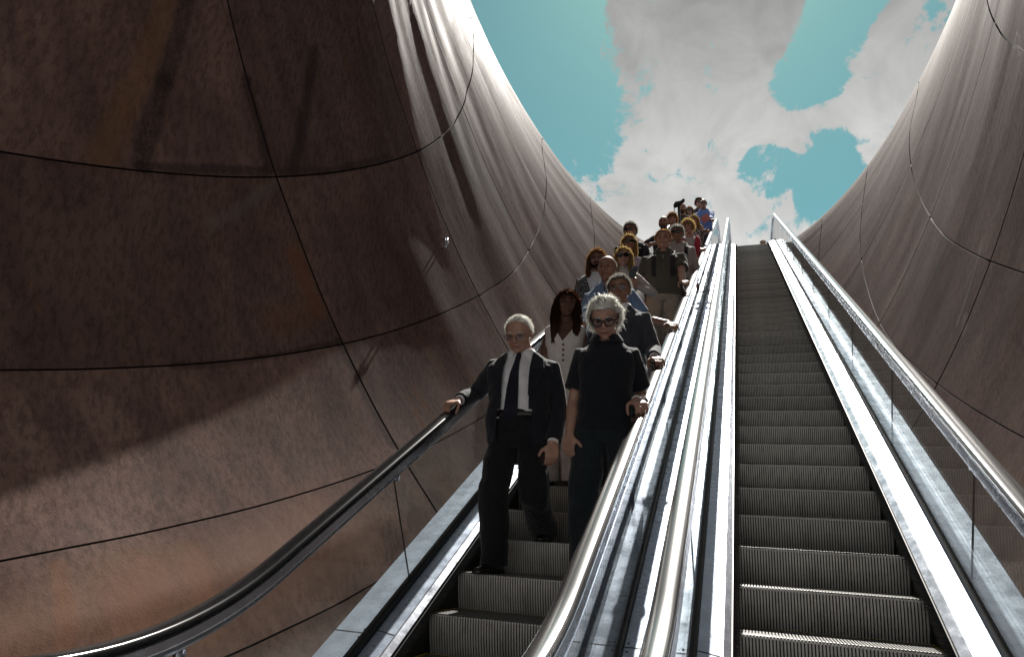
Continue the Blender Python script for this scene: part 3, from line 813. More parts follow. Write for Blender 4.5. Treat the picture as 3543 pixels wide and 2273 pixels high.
def person(c):
    H, k, X = c['H'] * 1.015, c['k'], c['X']
    fem = c.get('sex') == 'f'; fat = c.get('fat', 1.0); near = c.get('near', False)
    vox = .0062 if near else .010
    if 'base' in c: Bx = Vector(c['base'])
    else:
        yN, zN, _ = epath(PHL + k * PIT); Bx = Vector((X, yN + .17 + c.get('dy', 0), zN))
    yaw = R_(c.get('yaw', 0)); ex = Vector((math.cos(yaw), math.sin(yaw), 0)); ey = Vector((-math.sin(yaw), math.cos(yaw), 0)); up = Vector((0, 0, 1)); fwd = -ey
    lean = R_(c.get('lean', 3)); tilt = R_(c.get('tilt', 0))
    drop = c.get('drop', 0.)
    U = (up * math.cos(lean) + fwd * math.sin(lean)).normalized()
    U = (U * math.cos(tilt) + ex * math.sin(tilt)).normalized()
    Pv = up * (.53 * H - drop) + ex * c.get('hipx', 0) - fwd * .01 * H
    Sx = (ex - U * ex.dot(U)).normalized(); Fw = U.cross(Sx) * 1.0
    if Fw.dot(fwd) < 0: Fw = -Fw
    T = TORSO_F if fem else TORSO_M
    hs = np.array([t[0] for t in T])
    sw = c.get('sw', 1.0)
    def sec(h):
        w, d, o = (np.interp(h, hs, [t[i] for t in T]) for i in (1, 2, 3))
        if h < .80:
            kf = 1 + (fat - 1) * max(0, min(1, 1.2 - abs(h - .60) / .2)); kw = 1 + (fat - 1) * .6
            w, d = w * (1 + (fat - 1) * max(.5, min(1, 1.2 - abs(h - .60) / .2)) * .8), d * kf
            o = o + (fat - 1) * .03 * max(0, 1 - abs(h - .60) / .15)
        return w * H * sw, d * H * (.5 + .5 * sw), o * H
    def ctr(h): return Pv + U * (h - .53) * H
    def ring(h, infl, n=28):
        w, d, o = sec(h); w += infl; d += infl; p = ctr(h) + Fw * o; e = 2 / 2.5; r = []
        for j in range(n):
            a = 2 * math.pi * j / n; ca, sa = math.cos(a), math.sin(a)
            r.append(p + Sx * w * math.copysign(abs(ca) ** e, ca) + Fw * d * math.copysign(abs(sa) ** e, sa))
        return r
    def front(h, x, infl):
        """point on the chest at height fraction h and sideways offset x"""
        w, d, o = sec(h); w += infl; d += infl
        q = max(0, 1 - (abs(x) / w) ** 2.5) ** (1 / 2.5)
        return ctr(h) + Fw * (o + d * q) + Sx * x
    sh = {s: ctr(.775) + Sx * s * (.095 if not fem else .084) * sw * H * (1 + (fat - 1) * .5) - Fw * .004 * H + U * c.get('shr', {}).get(s, 0) * H for s in (-1, 1)}
    # ---------------------------------------------------------------- limbs
    arms = {}
    for s in (-1, 1):
        a = c['arms'][s] if 'arms' in c and s in c['arms'] else ('hang',)
        if a[0] == 'hang':
            f = a[1] if len(a) > 1 else .04
            wr = sh[s] + up * (-.300 * H) + ex * s * .034 * H * fat + fwd * f * H; pole = -fwd + ex * s * .5
            hd, hn, th = (-up + fwd * .12), ex * s * .55 + fwd * .85, -ex * s; curl = .8
        else:
            wr = Vector(a[1]) - Bx; pole = Vector(a[2]); hd = Vector(a[3]); hn = Vector(a[4]); th = Vector(a[5]); curl = a[6]
        el, w2 = solve(sh[s], wr, .172 * H, .148 * H, pole)
        arms[s] = (sh[s], el, w2, hd, hn, th, curl)
    legs = {}
    for s in (-1, 1):
        lg = c.get('feet', {}).get(s, (0, 0, 0, 0))    # (steps up/down, sideways, fore/aft, toe-out degrees)
        y2, z2, _ = epath(PHL + (k + lg[0]) * PIT) if 'base' not in c else (0, Bx.z, 0)
        y1 = epath(PHL + k * PIT)[0] if 'base' not in c else 0
        foot = ex * s * (.052 * H) + ex * lg[1] + Vector((0, y2 - y1, z2 - Bx.z)) + fwd * lg[2]
        ank = foot + up * .045 * H
        hip = Pv + ex * s * .050 * H - up * .01 * H
        kn, an = solve(hip, ank, .247 * H, .243 * H, fwd + ex * s * .12)
        if (an - ank).length > .03: an = ank
        legs[s] = (hip, kn, an, foot, R_(lg[3] if len(lg) > 3 else 8) * s)
    # ---------------------------------------------------------------- head frame
    pit_, hyaw, roll = (R_(v) for v in c.get('head', (8, 0, 0)))
    hx = (ex * math.cos(hyaw) + ey * math.sin(hyaw)); hf0 = (fwd * math.cos(hyaw) + ex * math.sin(hyaw))
    hf = hf0 * math.cos(pit_) - up * math.sin(pit_); hu = up * math.cos(pit_) + hf0 * math.sin(pit_)
    hx, hu = hx * math.cos(roll) + hu * math.sin(roll), hu * math.cos(roll) - hx * math.sin(roll)
    hx = hf.cross(hu); hh = .137 * H * c.get('hs', 1)
    nb = ctr(.835); hc = nb + U * .018 * H + hf0 * .020 * H + hu * .060 * H + hf * .012 * H
    wf = c.get('facew', 1.0)
    def hp(x, f, u): return hc + hx * x * hh * wf + hf * f * hh + hu * u * hh
    HM = Matrix((hx, hf, hu)).transposed()
    # ---------------------------------------------------------------- body
    mb = MB()
    mb.rings([ring(h, -.012 * H) for h in [.50] + [q for q in hs[:-2] if q > .5]] + [ring(.832, -.006 * H), ring(.85, 0)])
    mb.tube([ctr(.80), ctr(.835), hc - hu * .35 * hh - hf * .12 * hh, hc - hu * .1 * hh - hf * .1 * hh], [.046 * H * (.85 if fem else 1), .040 * H * (.82 if fem else 1) * fat ** .5, .034 * H * (.82 if fem else 1) * fat ** .6, .03 * H], 14)
    B3 = lambda p, r: mb.ball(hp(*p), (r[0] * hh * wf, r[1] * hh, r[2] * hh), 12, HM)
    B3((0, -.05, .12), (.335, .41, .375)); B3((0, .08, -.12), (.275, .30, .36)); jw = c.get('jaw', 1)
    B3((0, .12, -.32), (.20 * jw, .21, .165 * jw)); B3((0, .28, -.43), (.085, .07, .07))
    mb.tube([hp(0, .355, .06), hp(0, .43, -.07), hp(0, .475, -.135)], [.03 * hh, .045 * hh, .055 * hh], 8)
    for s in (-1, 1):
        B3((s * .055, .405, -.145), (.042, .05, .035)); B3((s * .18, .24, -.10), (.10, .10, .09))
        mb.tube([hp(s * .03, .37, .075), hp(s * .13, .365, .10), hp(s * .23, .29, .08)], .036 * hh, 8)
        e = hp(s * .335, -.05, -.02); er = Matrix.Rotation(s * .35, 3, hu)
        mb.ball(e, (.032 * hh, .085 * hh, .145 * hh), 8, er @ HM); mb.ball(hp(s * .33, -.03, -.13), .035 * hh, 6)
    mb.tube([hp(-.10, .335, -.262), hp(0, .385, -.25), hp(.10, .335, -.262)], [.018 * hh, .030 * hh, .018 * hh], 8)
    mb.tube([hp(-.085, .33, -.30), hp(0, .375, -.305), hp(.085, .33, -.30)], [.018 * hh, .032 * hh, .018 * hh], 8)
    bare = c.get('bare', 0)
    for s in (-1, 1):
        S_, E_, W_, hd, hn, th, curl = arms[s]
        af = (.82 if fem else 1.0) * fat ** .5
        mb.tube([S_ - Sx * s * .02 * H, S_, S_.lerp(E_, .4), E_, E_.lerp(W_, .3), W_, W_ + (W_ - E_).normalized() * .006 * H],
                [.028 * H * af, .029 * H * af, .027 * H * af, .0205 * H * af, .0225 * H * af, .0145 * H * af, .013 * H * af], 12)
        make_hand(mb, W_, hd, hn, H, th, curl)
        hip, kn, an, foot, to = legs[s]
        mb.tube([hip + up * .02 * H, hip.lerp(kn, .3), kn, kn.lerp(an, .35), an], [.046 * H, .046 * H, .030 * H, .031 * H, .019 * H], 12)
        td = (fwd * math.cos(to) + ex * math.sin(to))
        mb.tube([an - td * .005 * H, foot + td * .02 * H + up * .022 * H, foot + td * .075 * H + up * .012 * H], [.018 * H, .014 * H, .008 * H], 10)
    body = fuse('person', mb, SK[c['skin']], None, vox, 3)
    body.location = Bx
    tag(body, c['label'], 'person', 'people riding down the left escalator' if 'base' not in c else None)
    def part(m_, name, mat, smooth=False): return m_.build(name, mat, body, smooth)
    # ---------------------------------------------------------------- face details
    m_ = MB()
    for s in (-1, 1):
        m_ = MB(); m_.ball(hp(s * .125, .325, .015), (.055 * hh, .045 * hh, .024 * hh), 7, HM); part(m_, 'eye', M_EYE, True)
        m_ = MB(); m_.tube([hp(s * .05, .395, .095), hp(s * .14, .39, .125), hp(s * .235, .31, .095)], [.016 * hh, .022 * hh, .010 * hh], 6, flat=.8); part(m_, 'eyebrow', HR[c.get('brow', c.get('haircol', 'black'))], True)
    m_ = MB(); m_.tube([hp(-.105, .345, -.285), hp(-.05, .385, -.277), hp(0, .40, -.278), hp(.05, .385, -.277), hp(.105, .345, -.285)], [.006 * hh, .017 * hh, .019 * hh, .017 * hh, .006 * hh], 6); part(m_, 'lips', M_LIP, True)
    # ---------------------------------------------------------------- glasses
    g = c.get('glasses')
    if g:
        rx, rz = {'wire': (.115, .085), 'round': (.118, .105), 'sun': (.135, .10), 'wrap': (.15, .085)}[g]
        fm = M_FRAME_WIRE if g == 'wire' else M_FRAME_DARK; tr = {'wire': .006, 'round': .017, 'sun': .014, 'wrap': .016}[g] * hh
        gl = MB()
        def gp(x, z): return hp(x, .455 - .28 * x * x * 2.2, .005 + z)
        for s in (-1, 1):
            pts = [gp(s * .15 + rx * math.cos(t), rz * math.sin(t)) for t in np.linspace(0, 2 * math.pi, 17)]
            gl.tube(pts, tr, 6)
            gl.tube([gp(s * (.15 + rx), .03), hp(s * .345, .24, .03), hp(s * .36, -.05, .02)], tr, 6)
        gl.tube([gp(-.15 + rx, .02), gp(0, .045), gp(.15 - rx, .02)], tr, 6)
        fr = part(gl, 'glasses', fm, True)
        lm = M_LENS if g in ('wire', 'round') else M_LENS_DARK
        for s in (-1, 1):
            le = MB(); pts = [gp(s * .15 + rx * .98 * math.cos(t), rz * .98 * math.sin(t)) for t in np.linspace(0, 2 * math.pi, 17)[:-1]]
            le.rings([[p - hf * .004 for p in pts], [p + hf * .001 for p in pts]]); le.build('lens', lm, fr)
    # ---------------------------------------------------------------- hair
    hs_ = c.get('hair')
    if hs_:
        col = HR[c['haircol']]; rg = np.random.default_rng(int(abs(X) * 1000) + k); m_ = MB()
        def line(f, x):   # lowest hair height at a point of the head (forward f, sideways x)
            fr_, sd_, bk_ = hs_['line']
            return fr_ if f > .22 else (sd_ + (fr_ - sd_) * max(0, (f - .02) / .2) if f > .0 else bk_ + (sd_ - bk_) * max(0, (f + .3) / .3))
        thick = hs_.get('thick', .03); n1, n2 = 26, 40; rows = []
        for i in range(n1 + 1):
            th = math.pi * .80 * i / n1; r = []
            for j in range(n2):
                ph = 2 * math.pi * j / n2
                x, f, u = math.sin(th) * math.cos(ph), math.sin(th) * math.sin(ph), math.cos(th)
                lump = 1 + hs_.get('lump', .03) * (noise.noise(Vector((x * 3 + k, f * 3, u * 3))) + .5 * noise.noise(Vector((x * 8, f * 8 + k, u * 8))))
                r.append((x * (.335 + thick) * lump, -.05 + f * (.41 + thick) * lump, .12 + u * (.375 + thick * 1.2) * lump))
            rows.append(r)
        v = [hp(*p) for r in rows for p in r]; f = []; good = []
        bald = hs_.get('bald', 0)
        for i in range(n1):
            for j in range(n2):
                q = [i * n2 + j, (i + 1) * n2 + j, (i + 1) * n2 + (j + 1) % n2, i * n2 + (j + 1) % n2]
                p = rows[i][j]
                if p[2] > line(p[1], p[0]) and not (bald and p[2] > bald): f.append(q); good.append((i, j))
        m_.add(v, f)
        n = int(hs_.get('n', 700) * (2.2 if near else 1.5)); L0 = hs_.get('len', .06); curlh = hs_.get('curl', .0); grav = hs_.get('grav', .3); wd = hs_.get('w', .007) * hh * .5; segs = 3 if L0 < .3 else 7
        sv, sf = [], []
        for _ in range(n if good else 0):
            i, j = good[rg.integers(len(good))]; p0 = Vector(rows[i][j]); ctr_ = Vector((0, -.05, .12)); nr = (p0 - ctr_).normalized()
            p = Vector((p0.x + rg.normal() * .012, p0.y + rg.normal() * .012, p0.z))
            L = L0 * rg.uniform(.6, 1.25); comb = Vector(hs_.get('comb', (0, -.3, 0)))
            d = (nr * hs_.get('lift', 1.0) + comb + Vector((rg.normal(), rg.normal(), rg.normal())) * hs_.get('mess', .35)).normalized()
            side = d.cross(Vector((rg.normal(), rg.normal(), rg.normal()))).normalized(); ph = rg.uniform(0, 6.28); b0 = len(sv)
            for q in range(segs + 1):
                t = q / segs; pp = p + side * curlh * math.sin(ph + t * 9) + nr * curlh * math.cos(ph + t * 9) * .7
                ww = wd * (1 - .75 * t) / hh
                sv += [hp(*(pp + side * ww)), hp(*(pp - side * ww))]
                if q:
                    a_ = b0 + 2 * (q - 1); sf.append((a_, a_ + 1, a_ + 3, a_ + 2))
                d = (d + Vector((0, 0, -grav)) * (1 / segs) * 3).normalized(); p = p + d * L / segs
                # keep long strands outside the head and shoulders
                rel = p - Vector((0, -.05, .05)); e_ = math.sqrt((rel.x / .37) ** 2 + (rel.y / .45) ** 2 + (rel.z / .52) ** 2)
                if e_ < 1 and L0 > .2: p = Vector((0, -.05, .05)) + rel / max(e_, .3)
                if p.y > .1 and p.z < .15 and abs(p.x) < .30 and L0 > .2: p.x = math.copysign(.30, p.x if p.x else 1)
        m_.add(sv, sf, 1)
        for lk in hs_.get('locks', []):
            m_.tube([hp(*q[:3]) for q in lk], [q[3] * hh for q in lk], 10, flat=.6)
            for _ in range(hs_.get('nl', 90)):       # loose strands along the lock
                o_ = Vector((rg.normal() * .05, rg.normal() * .04, rg.normal() * .03)); b0 = len(sv); st = []; ph = rg.uniform(0, 6.28)
                off = Vector((rg.normal(), rg.normal(), 0)).normalized()
                for q_ in lk:
                    w_ = q_[3] * rg.uniform(.8, 1.25); st.append(hp(q_[0] + off.x * w_ + curlh * math.sin(ph), q_[1] + off.y * w_ * .7, q_[2] + o_.z)); ph += 2.2
                w0 = hx * wd * .7
                vv = []; ff = []
                for q, p in enumerate(st):
                    vv += [p + w0 * (1 - .6 * q / len(st)), p - w0 * (1 - .6 * q / len(st))]
                    if q: ff.append((2 * q - 2, 2 * q - 1, 2 * q + 1, 2 * q))
                m_.add(vv, ff, 1)
        part(m_, 'hair', col, True)
    bd = c.get('beard')
    if bd:
        m_ = MB(); 
        pts = [(-.27, .10, -.12), (-.24, .20, -.30), (-.13, .31, -.42), (0, .36, -.46), (.13, .31, -.42), (.24, .20, -.30), (.27, .10, -.12)]
        m_.tube([hp(*p) for p in pts], [.03 * hh, .055 * hh, .07 * hh, .075 * hh, .07 * hh, .055 * hh, .03 * hh], 8)
        m_.tube([hp(-.13, .34, -.27), hp(-.06, .40, -.215), hp(.06, .40, -.215), hp(.13, .34, -.27)], [.015 * hh, .028 * hh, .028 * hh, .015 * hh], 8)
        m_.ball(hp(0, .30, -.43), (.17 * hh, .11 * hh, .10 * hh), 8, HM); m_.ball(hp(0, .375, -.35), (.06 * hh, .05 * hh, .06 * hh), 6, HM)
        part(m_, 'beard', HR[bd], True)
    # ---------------------------------------------------------------- clothes
    sd0 = int(abs(X) * 100) + k
    wrk = .020 if near else .018
    low = c.get('lower', True)
    if low:
        m_ = MB(); tr = c['trousers']; wide = c.get('wide', 1.0)
        tt = c.get('hem', .58) if c['top'] in ('polo', 'tee', 'shirt') else .58
        m_.rings([ring(h, .008 * H) for h in sorted({.46, .49, min(.53, tt), tt, tt + .018})])
        for s in (-1, 1):
            hip, kn, an, foot, to = legs[s]
            end = an + (an - kn).normalized() * .022 * H + fwd * .006 * H
            m_.tube([hip + up * .03 * H, hip.lerp(kn, .25), hip.lerp(kn, .65), kn, kn.lerp(end, .5), end],
                    [.050 * H * fat ** .5, .057 * H * fat ** .5, .051 * H * wide ** .5, .046 * H * wide ** .6, .041 * H * wide, .040 * H * wide], 16)
        fuse('trousers', m_, tr, body, vox * 1.2, 3, wrk * 1.1, 7 / H * 1.8, sd0)
        for s in (-1, 1):
            hip, kn, an, foot, to = legs[s]; td = fwd * math.cos(to) + ex * math.sin(to); ts = ex * math.cos(to) - fwd * math.sin(to)
            rr = []
            for f_, w_, h_ in ((-.048, .012, .02), (-.04, .02, .042), (-.01, .022, .052), (.03, .025, .040), (.065, .028, .027), (.092, .024, .02), (.108, .012, .012)):
                q = foot + td * f_ * H
                rr.append([q + ts * w_ * H * math.cos(a) + up * (h_ * H * max(0, math.sin(a)) + (0 if math.sin(a) > 0 else 0) + .002) for a in np.linspace(0, 2 * math.pi, 15)[:-1]])
            m_ = MB(); m_.rings(rr); part(m_, 'shoe', c.get('shoe', M_SHOE), True)
    top = c['top']
    def sleeves(m_, infl, upto, end_r):
        for s in (-1, 1):
            S_, E_, W_ = arms[s][:3]; af = (.84 if fem else 1.0) * fat ** .5
            a0 = S_ - Sx * s * .03 * H
            if upto == 'short':
                en = S_.lerp(E_, .74)
                m_.tube([a0, S_, S_.lerp(E_, .35), en], [.036 * H * af, .040 * H * af, .040 * H * af, end_r * H * af], 14)
            else:
                tip = W_ - (W_ - E_).normalized() * (.012 * H if upto == 'long' else .07 * H)
                m_.tube([a0, S_, S_.lerp(E_, .45), E_, E_.lerp(tip, .4), tip], [.036 * H * af + infl, .038 * H * af + infl, .034 * H * af + infl, .030 * H * af + infl, .027 * H * af + infl, end_r * H * af + infl], 14)
    def torso(m_, infl, h0, h1=.825):
        m_.rings([ring(h, infl + (.010 * H if h < .57 and top in ('polo', 'tee', 'shirt') else 0) if h < .8 else infl * .8) for h in sorted([h0] + [h for h in hs if h0 < h < h1] + [h1])])
    def collar(mat, infl, open_=0.02, band=.03):
        for s in (-1, 1):
            m_ = MB(); top_, bot_ = [], []
            for i in range(8):
                A_ = math.pi * (1 - i / 7 * .93); di = Fw * math.cos(A_) + Sx * s * math.sin(A_); fr = max(0, (i - 4) / 3)
                w, d, o = sec(.829 - .022 * fr); w += infl + .007; d += infl + .007; ca, sa = math.cos(A_), math.sin(A_)
                rr = 1 / ((abs(sa) / w) ** 2.5 + (abs(ca) / d) ** 2.5) ** (1 / 2.5)
                top_.append(ctr(.850 - .010 * fr) + di * (.044 * H * (.86 if fem else 1) * fat ** .4 + infl * .3) + Sx * s * open_ * fr + hf0 * .006 * H)
                q = ctr(.829 - .022 * fr) + Fw * o + di * rr + Sx * s * (open_ + .008 * H) * fr
                bot_.append(q)
            n = 8; v = top_ + bot_ + [p - (Fw * 0) + U * .004 + (p - ctr(.83)).normalized() * -.004 for p in top_ + bot_]
            f = [(i, i + 1, n + i + 1, n + i) for i in range(n - 1)] + [(2 * n + i, 3 * n + i, 3 * n + i + 1, 2 * n + i + 1) for i in range(n - 1)]
            f += [(i, 2 * n + i, 2 * n + i + 1, i + 1) for i in range(n - 1)] + [(n + i, n + i + 1, 3 * n + i + 1, 3 * n + i) for i in range(n - 1)]
            m_.add(v, f); part(m_, 'collar', mat)
    def strip(m_, pts_l, pts_r, off=.004):
        n = len(pts_l); v = list(pts_l) + list(pts_r) + [p + Fw * off for p in pts_l] + [p + Fw * off for p in pts_r]; f = []
        for i in range(n - 1):
            f.append((i, i + 1, n + i + 1, n + i)); f.append((2 * n + i, 3 * n + i, 3 * n + i + 1, 2 * n + i + 1))
            f.append((i, 2 * n + i, 2 * n + i + 1, i + 1)); f.append((n + i, n + i + 1, 3 * n + i + 1, 3 * n + i))
        m_.add(v, f)
    if top in ('suit',):
        sm = c['shirt']; m_ = MB(); torso(m_, .006 * H, .565, .838); fuse('shirt', m_, sm, body, vox, 3, wrk * .5, 8, sd0 + 5)
        collar(sm, .006 * H, c.get('copen', .004))
        wo = c.get('open', .055) * H; oc = c.get('opencx', 0) * H; hb = c.get('hb', .44)
        m_ = MB(); torso(m_, .018 * H, hb, .832); sleeves(m_, .004 * H, 'long', .025)
        bot = c.get('openlow', .40)
        def width(h): return wo * (1.0 if h > .60 else 1.25) if h > bot else 0
        if c.get('vneck'):
            width = lambda h: wo * max(0, (h - c['vneck']) / (.83 - c['vneck']))
        def keep(p):
            r = p - ctr(.53); h = .53 + r.dot(U) / H; x = r.dot(Sx); f_ = r.dot(Fw)
            return not (f_ > .012 and abs(x - oc) < width(h) and h < .86)
        fuse('jacket', m_, c['jacket'], body, vox, 3, wrk, 7, sd0 + 9, keep)
        for s in (-1, 1):
            m_ = MB(); hl = [.832, .80, .76, .72, .68, .65]; lw = [.010, .040, .050, .040, .022, .004]
            inner = [front(h, oc + s * width(h) * .98, .022 * H) for h in hl]; outer = [front(h, oc + s * (width(h) + w_ * H), .022 * H) for h, w_ in zip(hl, lw)]
            strip(m_, inner, outer, .006); part(m_, 'lapel', c['jacket'])
        if c.get('pocket'):
            m_ = MB(); strip(m_, [front(.742, .048 * H, .024 * H), front(.745, .085 * H, .024 * H)], [front(.750, .048 * H, .024 * H), front(.753, .085 * H, .024 * H)], .004); part(m_, 'pocket_square', M_PAPER_WHITE)
        for s in (-1, 1):
            E_, W_ = arms[s][1], arms[s][2]; d_ = (W_ - E_).normalized(); m_ = MB(); m_.tube([W_ - d_ * .02 * H, W_ - d_ * .004 * H], [.0215 * H, .0205 * H], 14); part(m_, 'shirt_cuff', sm, True)
    elif top in ('polo', 'tee', 'shirt'):
        m_ = MB(); h0 = c.get('hem', .50); torso(m_, .013 * H, h0, .823)
        sleeves(m_, .002 * H, c.get('sleeve', 'short'), .041 if c.get('sleeve', 'short') == 'short' else .026)
        fuse('polo_shirt' if top == 'polo' else ('t_shirt' if top == 'tee' else 'shirt'), m_, c['cloth'], body, vox, 3, wrk, 6, sd0 + 3)
        if top != 'tee': collar(c['cloth'], .014 * H, c.get('copen', .008))
        if c.get('buttons'):
            for h in c['buttons']:
                m_ = MB(); m_.ball(front(h, 0, .016 * H), (.007, .007, .007), 6); part(m_, 'button', M_BUTTON if top != 'polo' else M_PAPER_WHITE, True)
    elif top in ('vest', 'tank', 'sweater', 'cardigan'):
        m_ = MB(); h0 = c.get('hem', .555); torso(m_, .010 * H, h0, .795 if top != 'sweater' else .845)
        for s in (-1, 1):
            m_.tube([front(.78, s * .045 * H, .0), ctr(.822) + Sx * s * .050 * H, ctr(.79) + Sx * s * .05 * H - Fw * .045 * H], .020 * H, 8, flat=.5)
        if top == 'sweater': sleeves(m_, .002 * H, 'long', .024)
        vn = c.get('vn')
        def keepv(p):
            if not vn: return True
            r = p - ctr(.53); h = .53 + r.dot(U) / H; x = r.dot(Sx)
            return not (r.dot(Fw) > 0 and h > vn and abs(x) < (h - vn) * .62 * H)
        fuse('vest' if top == 'vest' else ('sweater' if top == 'sweater' else 'tank_top'), m_, c['cloth'], body, vox, 3, wrk * .7, 8, sd0 + 3, keepv)
        if c.get('buttons'):
            for h in c['buttons']:
                m_ = MB(); m_.ball(front(h, .004, .012 * H), (.011, .011, .011), 6); part(m_, 'button', M_BUTTON, True)
        if top == 'sweater':
            m_ = MB(); m_.tube([ctr(.83), ctr(.845), ctr(.865) + hf0 * .01 * H], [.050 * H, .044 * H, .041 * H], 16); part(m_, 'turtleneck', c['cloth'], True)
        if top == 'cardigan':
            m_ = MB(); torso(m_, .016 * H, .47, .825); sleeves(m_, .004 * H, c.get('sleeve', 'three'), .032)
            def keepc(p):
                r = p - ctr(.53); h = .53 + r.dot(U) / H; return not (r.dot(Fw) > .01 and abs(r.dot(Sx)) < (.045 + .03 * max(0, h - .7) * 5) * H)
            fuse('cardigan', m_, c['jacket'], body, vox, 3, wrk, 7, sd0 + 9, keepc)
    if c.get('tie'):
        m_ = MB(); hl = [.815, .79, .74, .68, .62, .575, .555]; wl = [.011, .010, .017, .023, .026, .029, .002]; inf = .010 * H; tx = c.get('tiex', 0) * H
        strip(m_, [front(h, tx * (0.825 - h) * 4 - w_ * H, inf) for h, w_ in zip(hl, wl)], [front(h, tx * (0.825 - h) * 4 + w_ * H, inf) for h, w_ in zip(hl, wl)], .008)
        m_.ball(front(.818, 0, inf + .004), (.018, .014, .022), 8)
        part(m_, 'tie', c['tie'])
    if c.get('belt'):
        m_ = MB(); m_.rings([ring(h, .013 * H) for h in (.572, .592)]); part(m_, 'belt', M_SHOE, True)
    if c.get('straps'):
        for s in c['straps']:
            m_ = MB(); st = [front(h, s * .062 * H, .018 * H) for h in (.62, .68, .74, .78)] + [ctr(.826) + Sx * s * .066 * H + U * .012 * H] + [ctr(.79) + Sx * s * .06 * H - Fw * .07 * H]
            m_.tube(st, [.014 * H] * 6, 8, flat=.3, up=Sx); part(m_, 'strap', cl('strap', (.02, .02, .024)))
    if c.get('watch'):
        for s in c['watch']:
            E_, W_ = arms[s][1], arms[s][2]; d_ = (W_ - E_).normalized(); m_ = MB(); q = W_ - d_ * .018 * H; m_.tube([q, q + d_ * .008 * H], .0185 * H, 14); part(m_, 'bracelet', M_METAL)
    return body, arms, Bx

def railpt(s, u, n=.912):
    y, z, a = epath(u, n); return Vector((XL + s * .6785, y, z))
def on_rail(s, u, grip=.9, H=1.85, hook=0, pole=.15):
    """arm spec: palm resting on the handrail, fingers curling over its outer side"""
    p = railpt(s, u, .912 + .030); a = INC
    d = Vector((s * (.45 + hook), -.80, -.40)).normalized(); n = Vector((s * .10, -.42, .90))
    wr = p - d * .045 * H
    wr.z += .012
    return ('t', wr, Vector((s * pole, .9, -.5)), d, n, Vector((-s, -.3, 0)), grip)

NAVY = cl('navy_suit', (.011, .013, .020), wr=.45); DKTR = cl('black_trousers', (.008, .009, .012), wr=.6)
WSHIRT = cl('white_shirt', (.78, .78, .80), wr=.4); POLO = cl('navy_polo', (.009, .012, .018), wr=.5)
GREYS = cl('grey_suit', (.050, .056, .072), wr=.45); LBLUE = cl('light_blue_shirt', (.19, .29, .46), wr=.5); BLUE = cl('blue_shirt', (.13, .22, .52), wr=.5)
OLIVE = cl('olive_polo', (.075, .072, .060), wr=.5); KHAKI = cl('khaki_trousers', (.30, .26, .21), wr=.6); IVORY = cl('ivory_linen', (.78, .74, .70), wr=.4)
PAIS = cl('paisley', (.03, .033, .045), pattern='paisley'); TIE = cl('dotted_tie', (.008, .009, .018), wr=.1, pattern='dots'); TIEN = cl('navy_tie', (.012, .016, .035), wr=.1)
CREAM = cl('cream_knit', (.50, .46, .42)); LILAC = cl('lilac_top', (.42, .38, .46)); RED = cl('red_cardigan', (.42, .03, .06)); GREYW = cl('pale_grey', (.42, .39, .38))
DKTEE = cl('dark_tee', (.022, .026, .036)); PRINT = cl('printed_top', (.03, .03, .035), pattern='print'); PINKS = cl('pale_pink_shirt', (.50, .42, .50)); DENIM = cl('dark_denim', (.03, .035, .05))

CREW = {'line': (.34, .02, -.30), 'thick': .012, 'n': 1100, 'len': .055, 'lift': .7, 'mess': .45, 'grav': .1, 'w': .010, 'comb': (0, -.4, 0)}
def hair(base=None, **k): d = dict(CREW if base is None else base); d.update(k); return d
WAVY = hair(line=(.36, -.22, -.60), thick=.065, n=2400, len=.24, lift=.22, mess=.28, grav=.45, w=.012, comb=(0, -.6, -.25), lump=.16, curl=.02)
CURLY = hair(line=(.30, -.02, -.45), thick=.07, n=1300, len=.10, lift=.9, mess=.8, grav=.1, w=.014, curl=.03, lump=.16)
def long_hair(side=.36, low=-1.25, fwd_=.10, r=.13, **k):
    lk = []
    for s in (-1, 1):
        lk.append([(s * .22, -.05, .42, .07), (s * .34, .02, .12, r * .9), (s * side, .04, -.25, r), (s * (side + .02), fwd_, -.65, r), (s * (side - .02), fwd_ + .05, low, r * .45)])
        lk.append([(s * .15, -.30, .35, .1), (s * .27, -.32, .0, r * 1.1), (s * .30, -.30, -.45, r * 1.2), (s * .26, -.32, -.95, r * .9), (s * .2, -.34, low, r * .5)])
    return hair(line=(.30, -.05, -.6), thick=.04, n=900, len=.34, lift=.25, mess=.25, grav=.7, w=.012, comb=(0, -.35, -.3), locks=lk, lump=.05, **k)

A = {}
R1 = on_rail(-1, .50, .95, pole=.9)
A['man1'] = person(dict(label='man in open navy suit with white shirt and dotted tie, right hand on handrail', k=0, X=-1.512, H=1.80, sw=1.08, near=True, skin='fair', fat=1.12, yaw=2, lean=2,
    hipx=-.01, head=(30, -4, -2), drop=.015, facew=1.10, jaw=1.2, glasses='wire', haircol='white', hair=hair(line=(.46, .0, -.35), n=1500, len=.05, thick=.015),
    top='suit', jacket=NAVY, shirt=WSHIRT, trousers=DKTR, tie=TIE, belt=True, open=.054, opencx=.004, copen=.006, tiex=-.012, wide=1.3, hb=.405,
    feet={-1: (0, -.02, .05, 20), 1: (1, .01, .06, 10)}, arms={-1: R1, 1: ('hang', .05)}))
R2 = on_rail(1, .46, .7, hook=-.05)
A['white'] = person(dict(label='white haired man with round black glasses in dark navy polo shirt looking down', k=0, X=-.905, H=1.875, sw=.83, near=True, skin='fair', fat=1.05, yaw=3, lean=3,
    head=(33, 3, 3), facew=1.05, glasses='round', haircol='white', hair=WAVY, top='polo', cloth=POLO, trousers=cl('teal_black_trousers', (.013, .020, .025), wr=.6), hem=.50, copen=.004, wide=1.2,
    feet={-1: (0, -.02, .04, 8), 1: (1, .0, .04, 8)}, arms={1: R2, -1: ('hang', .06)}, watch=(1,)))
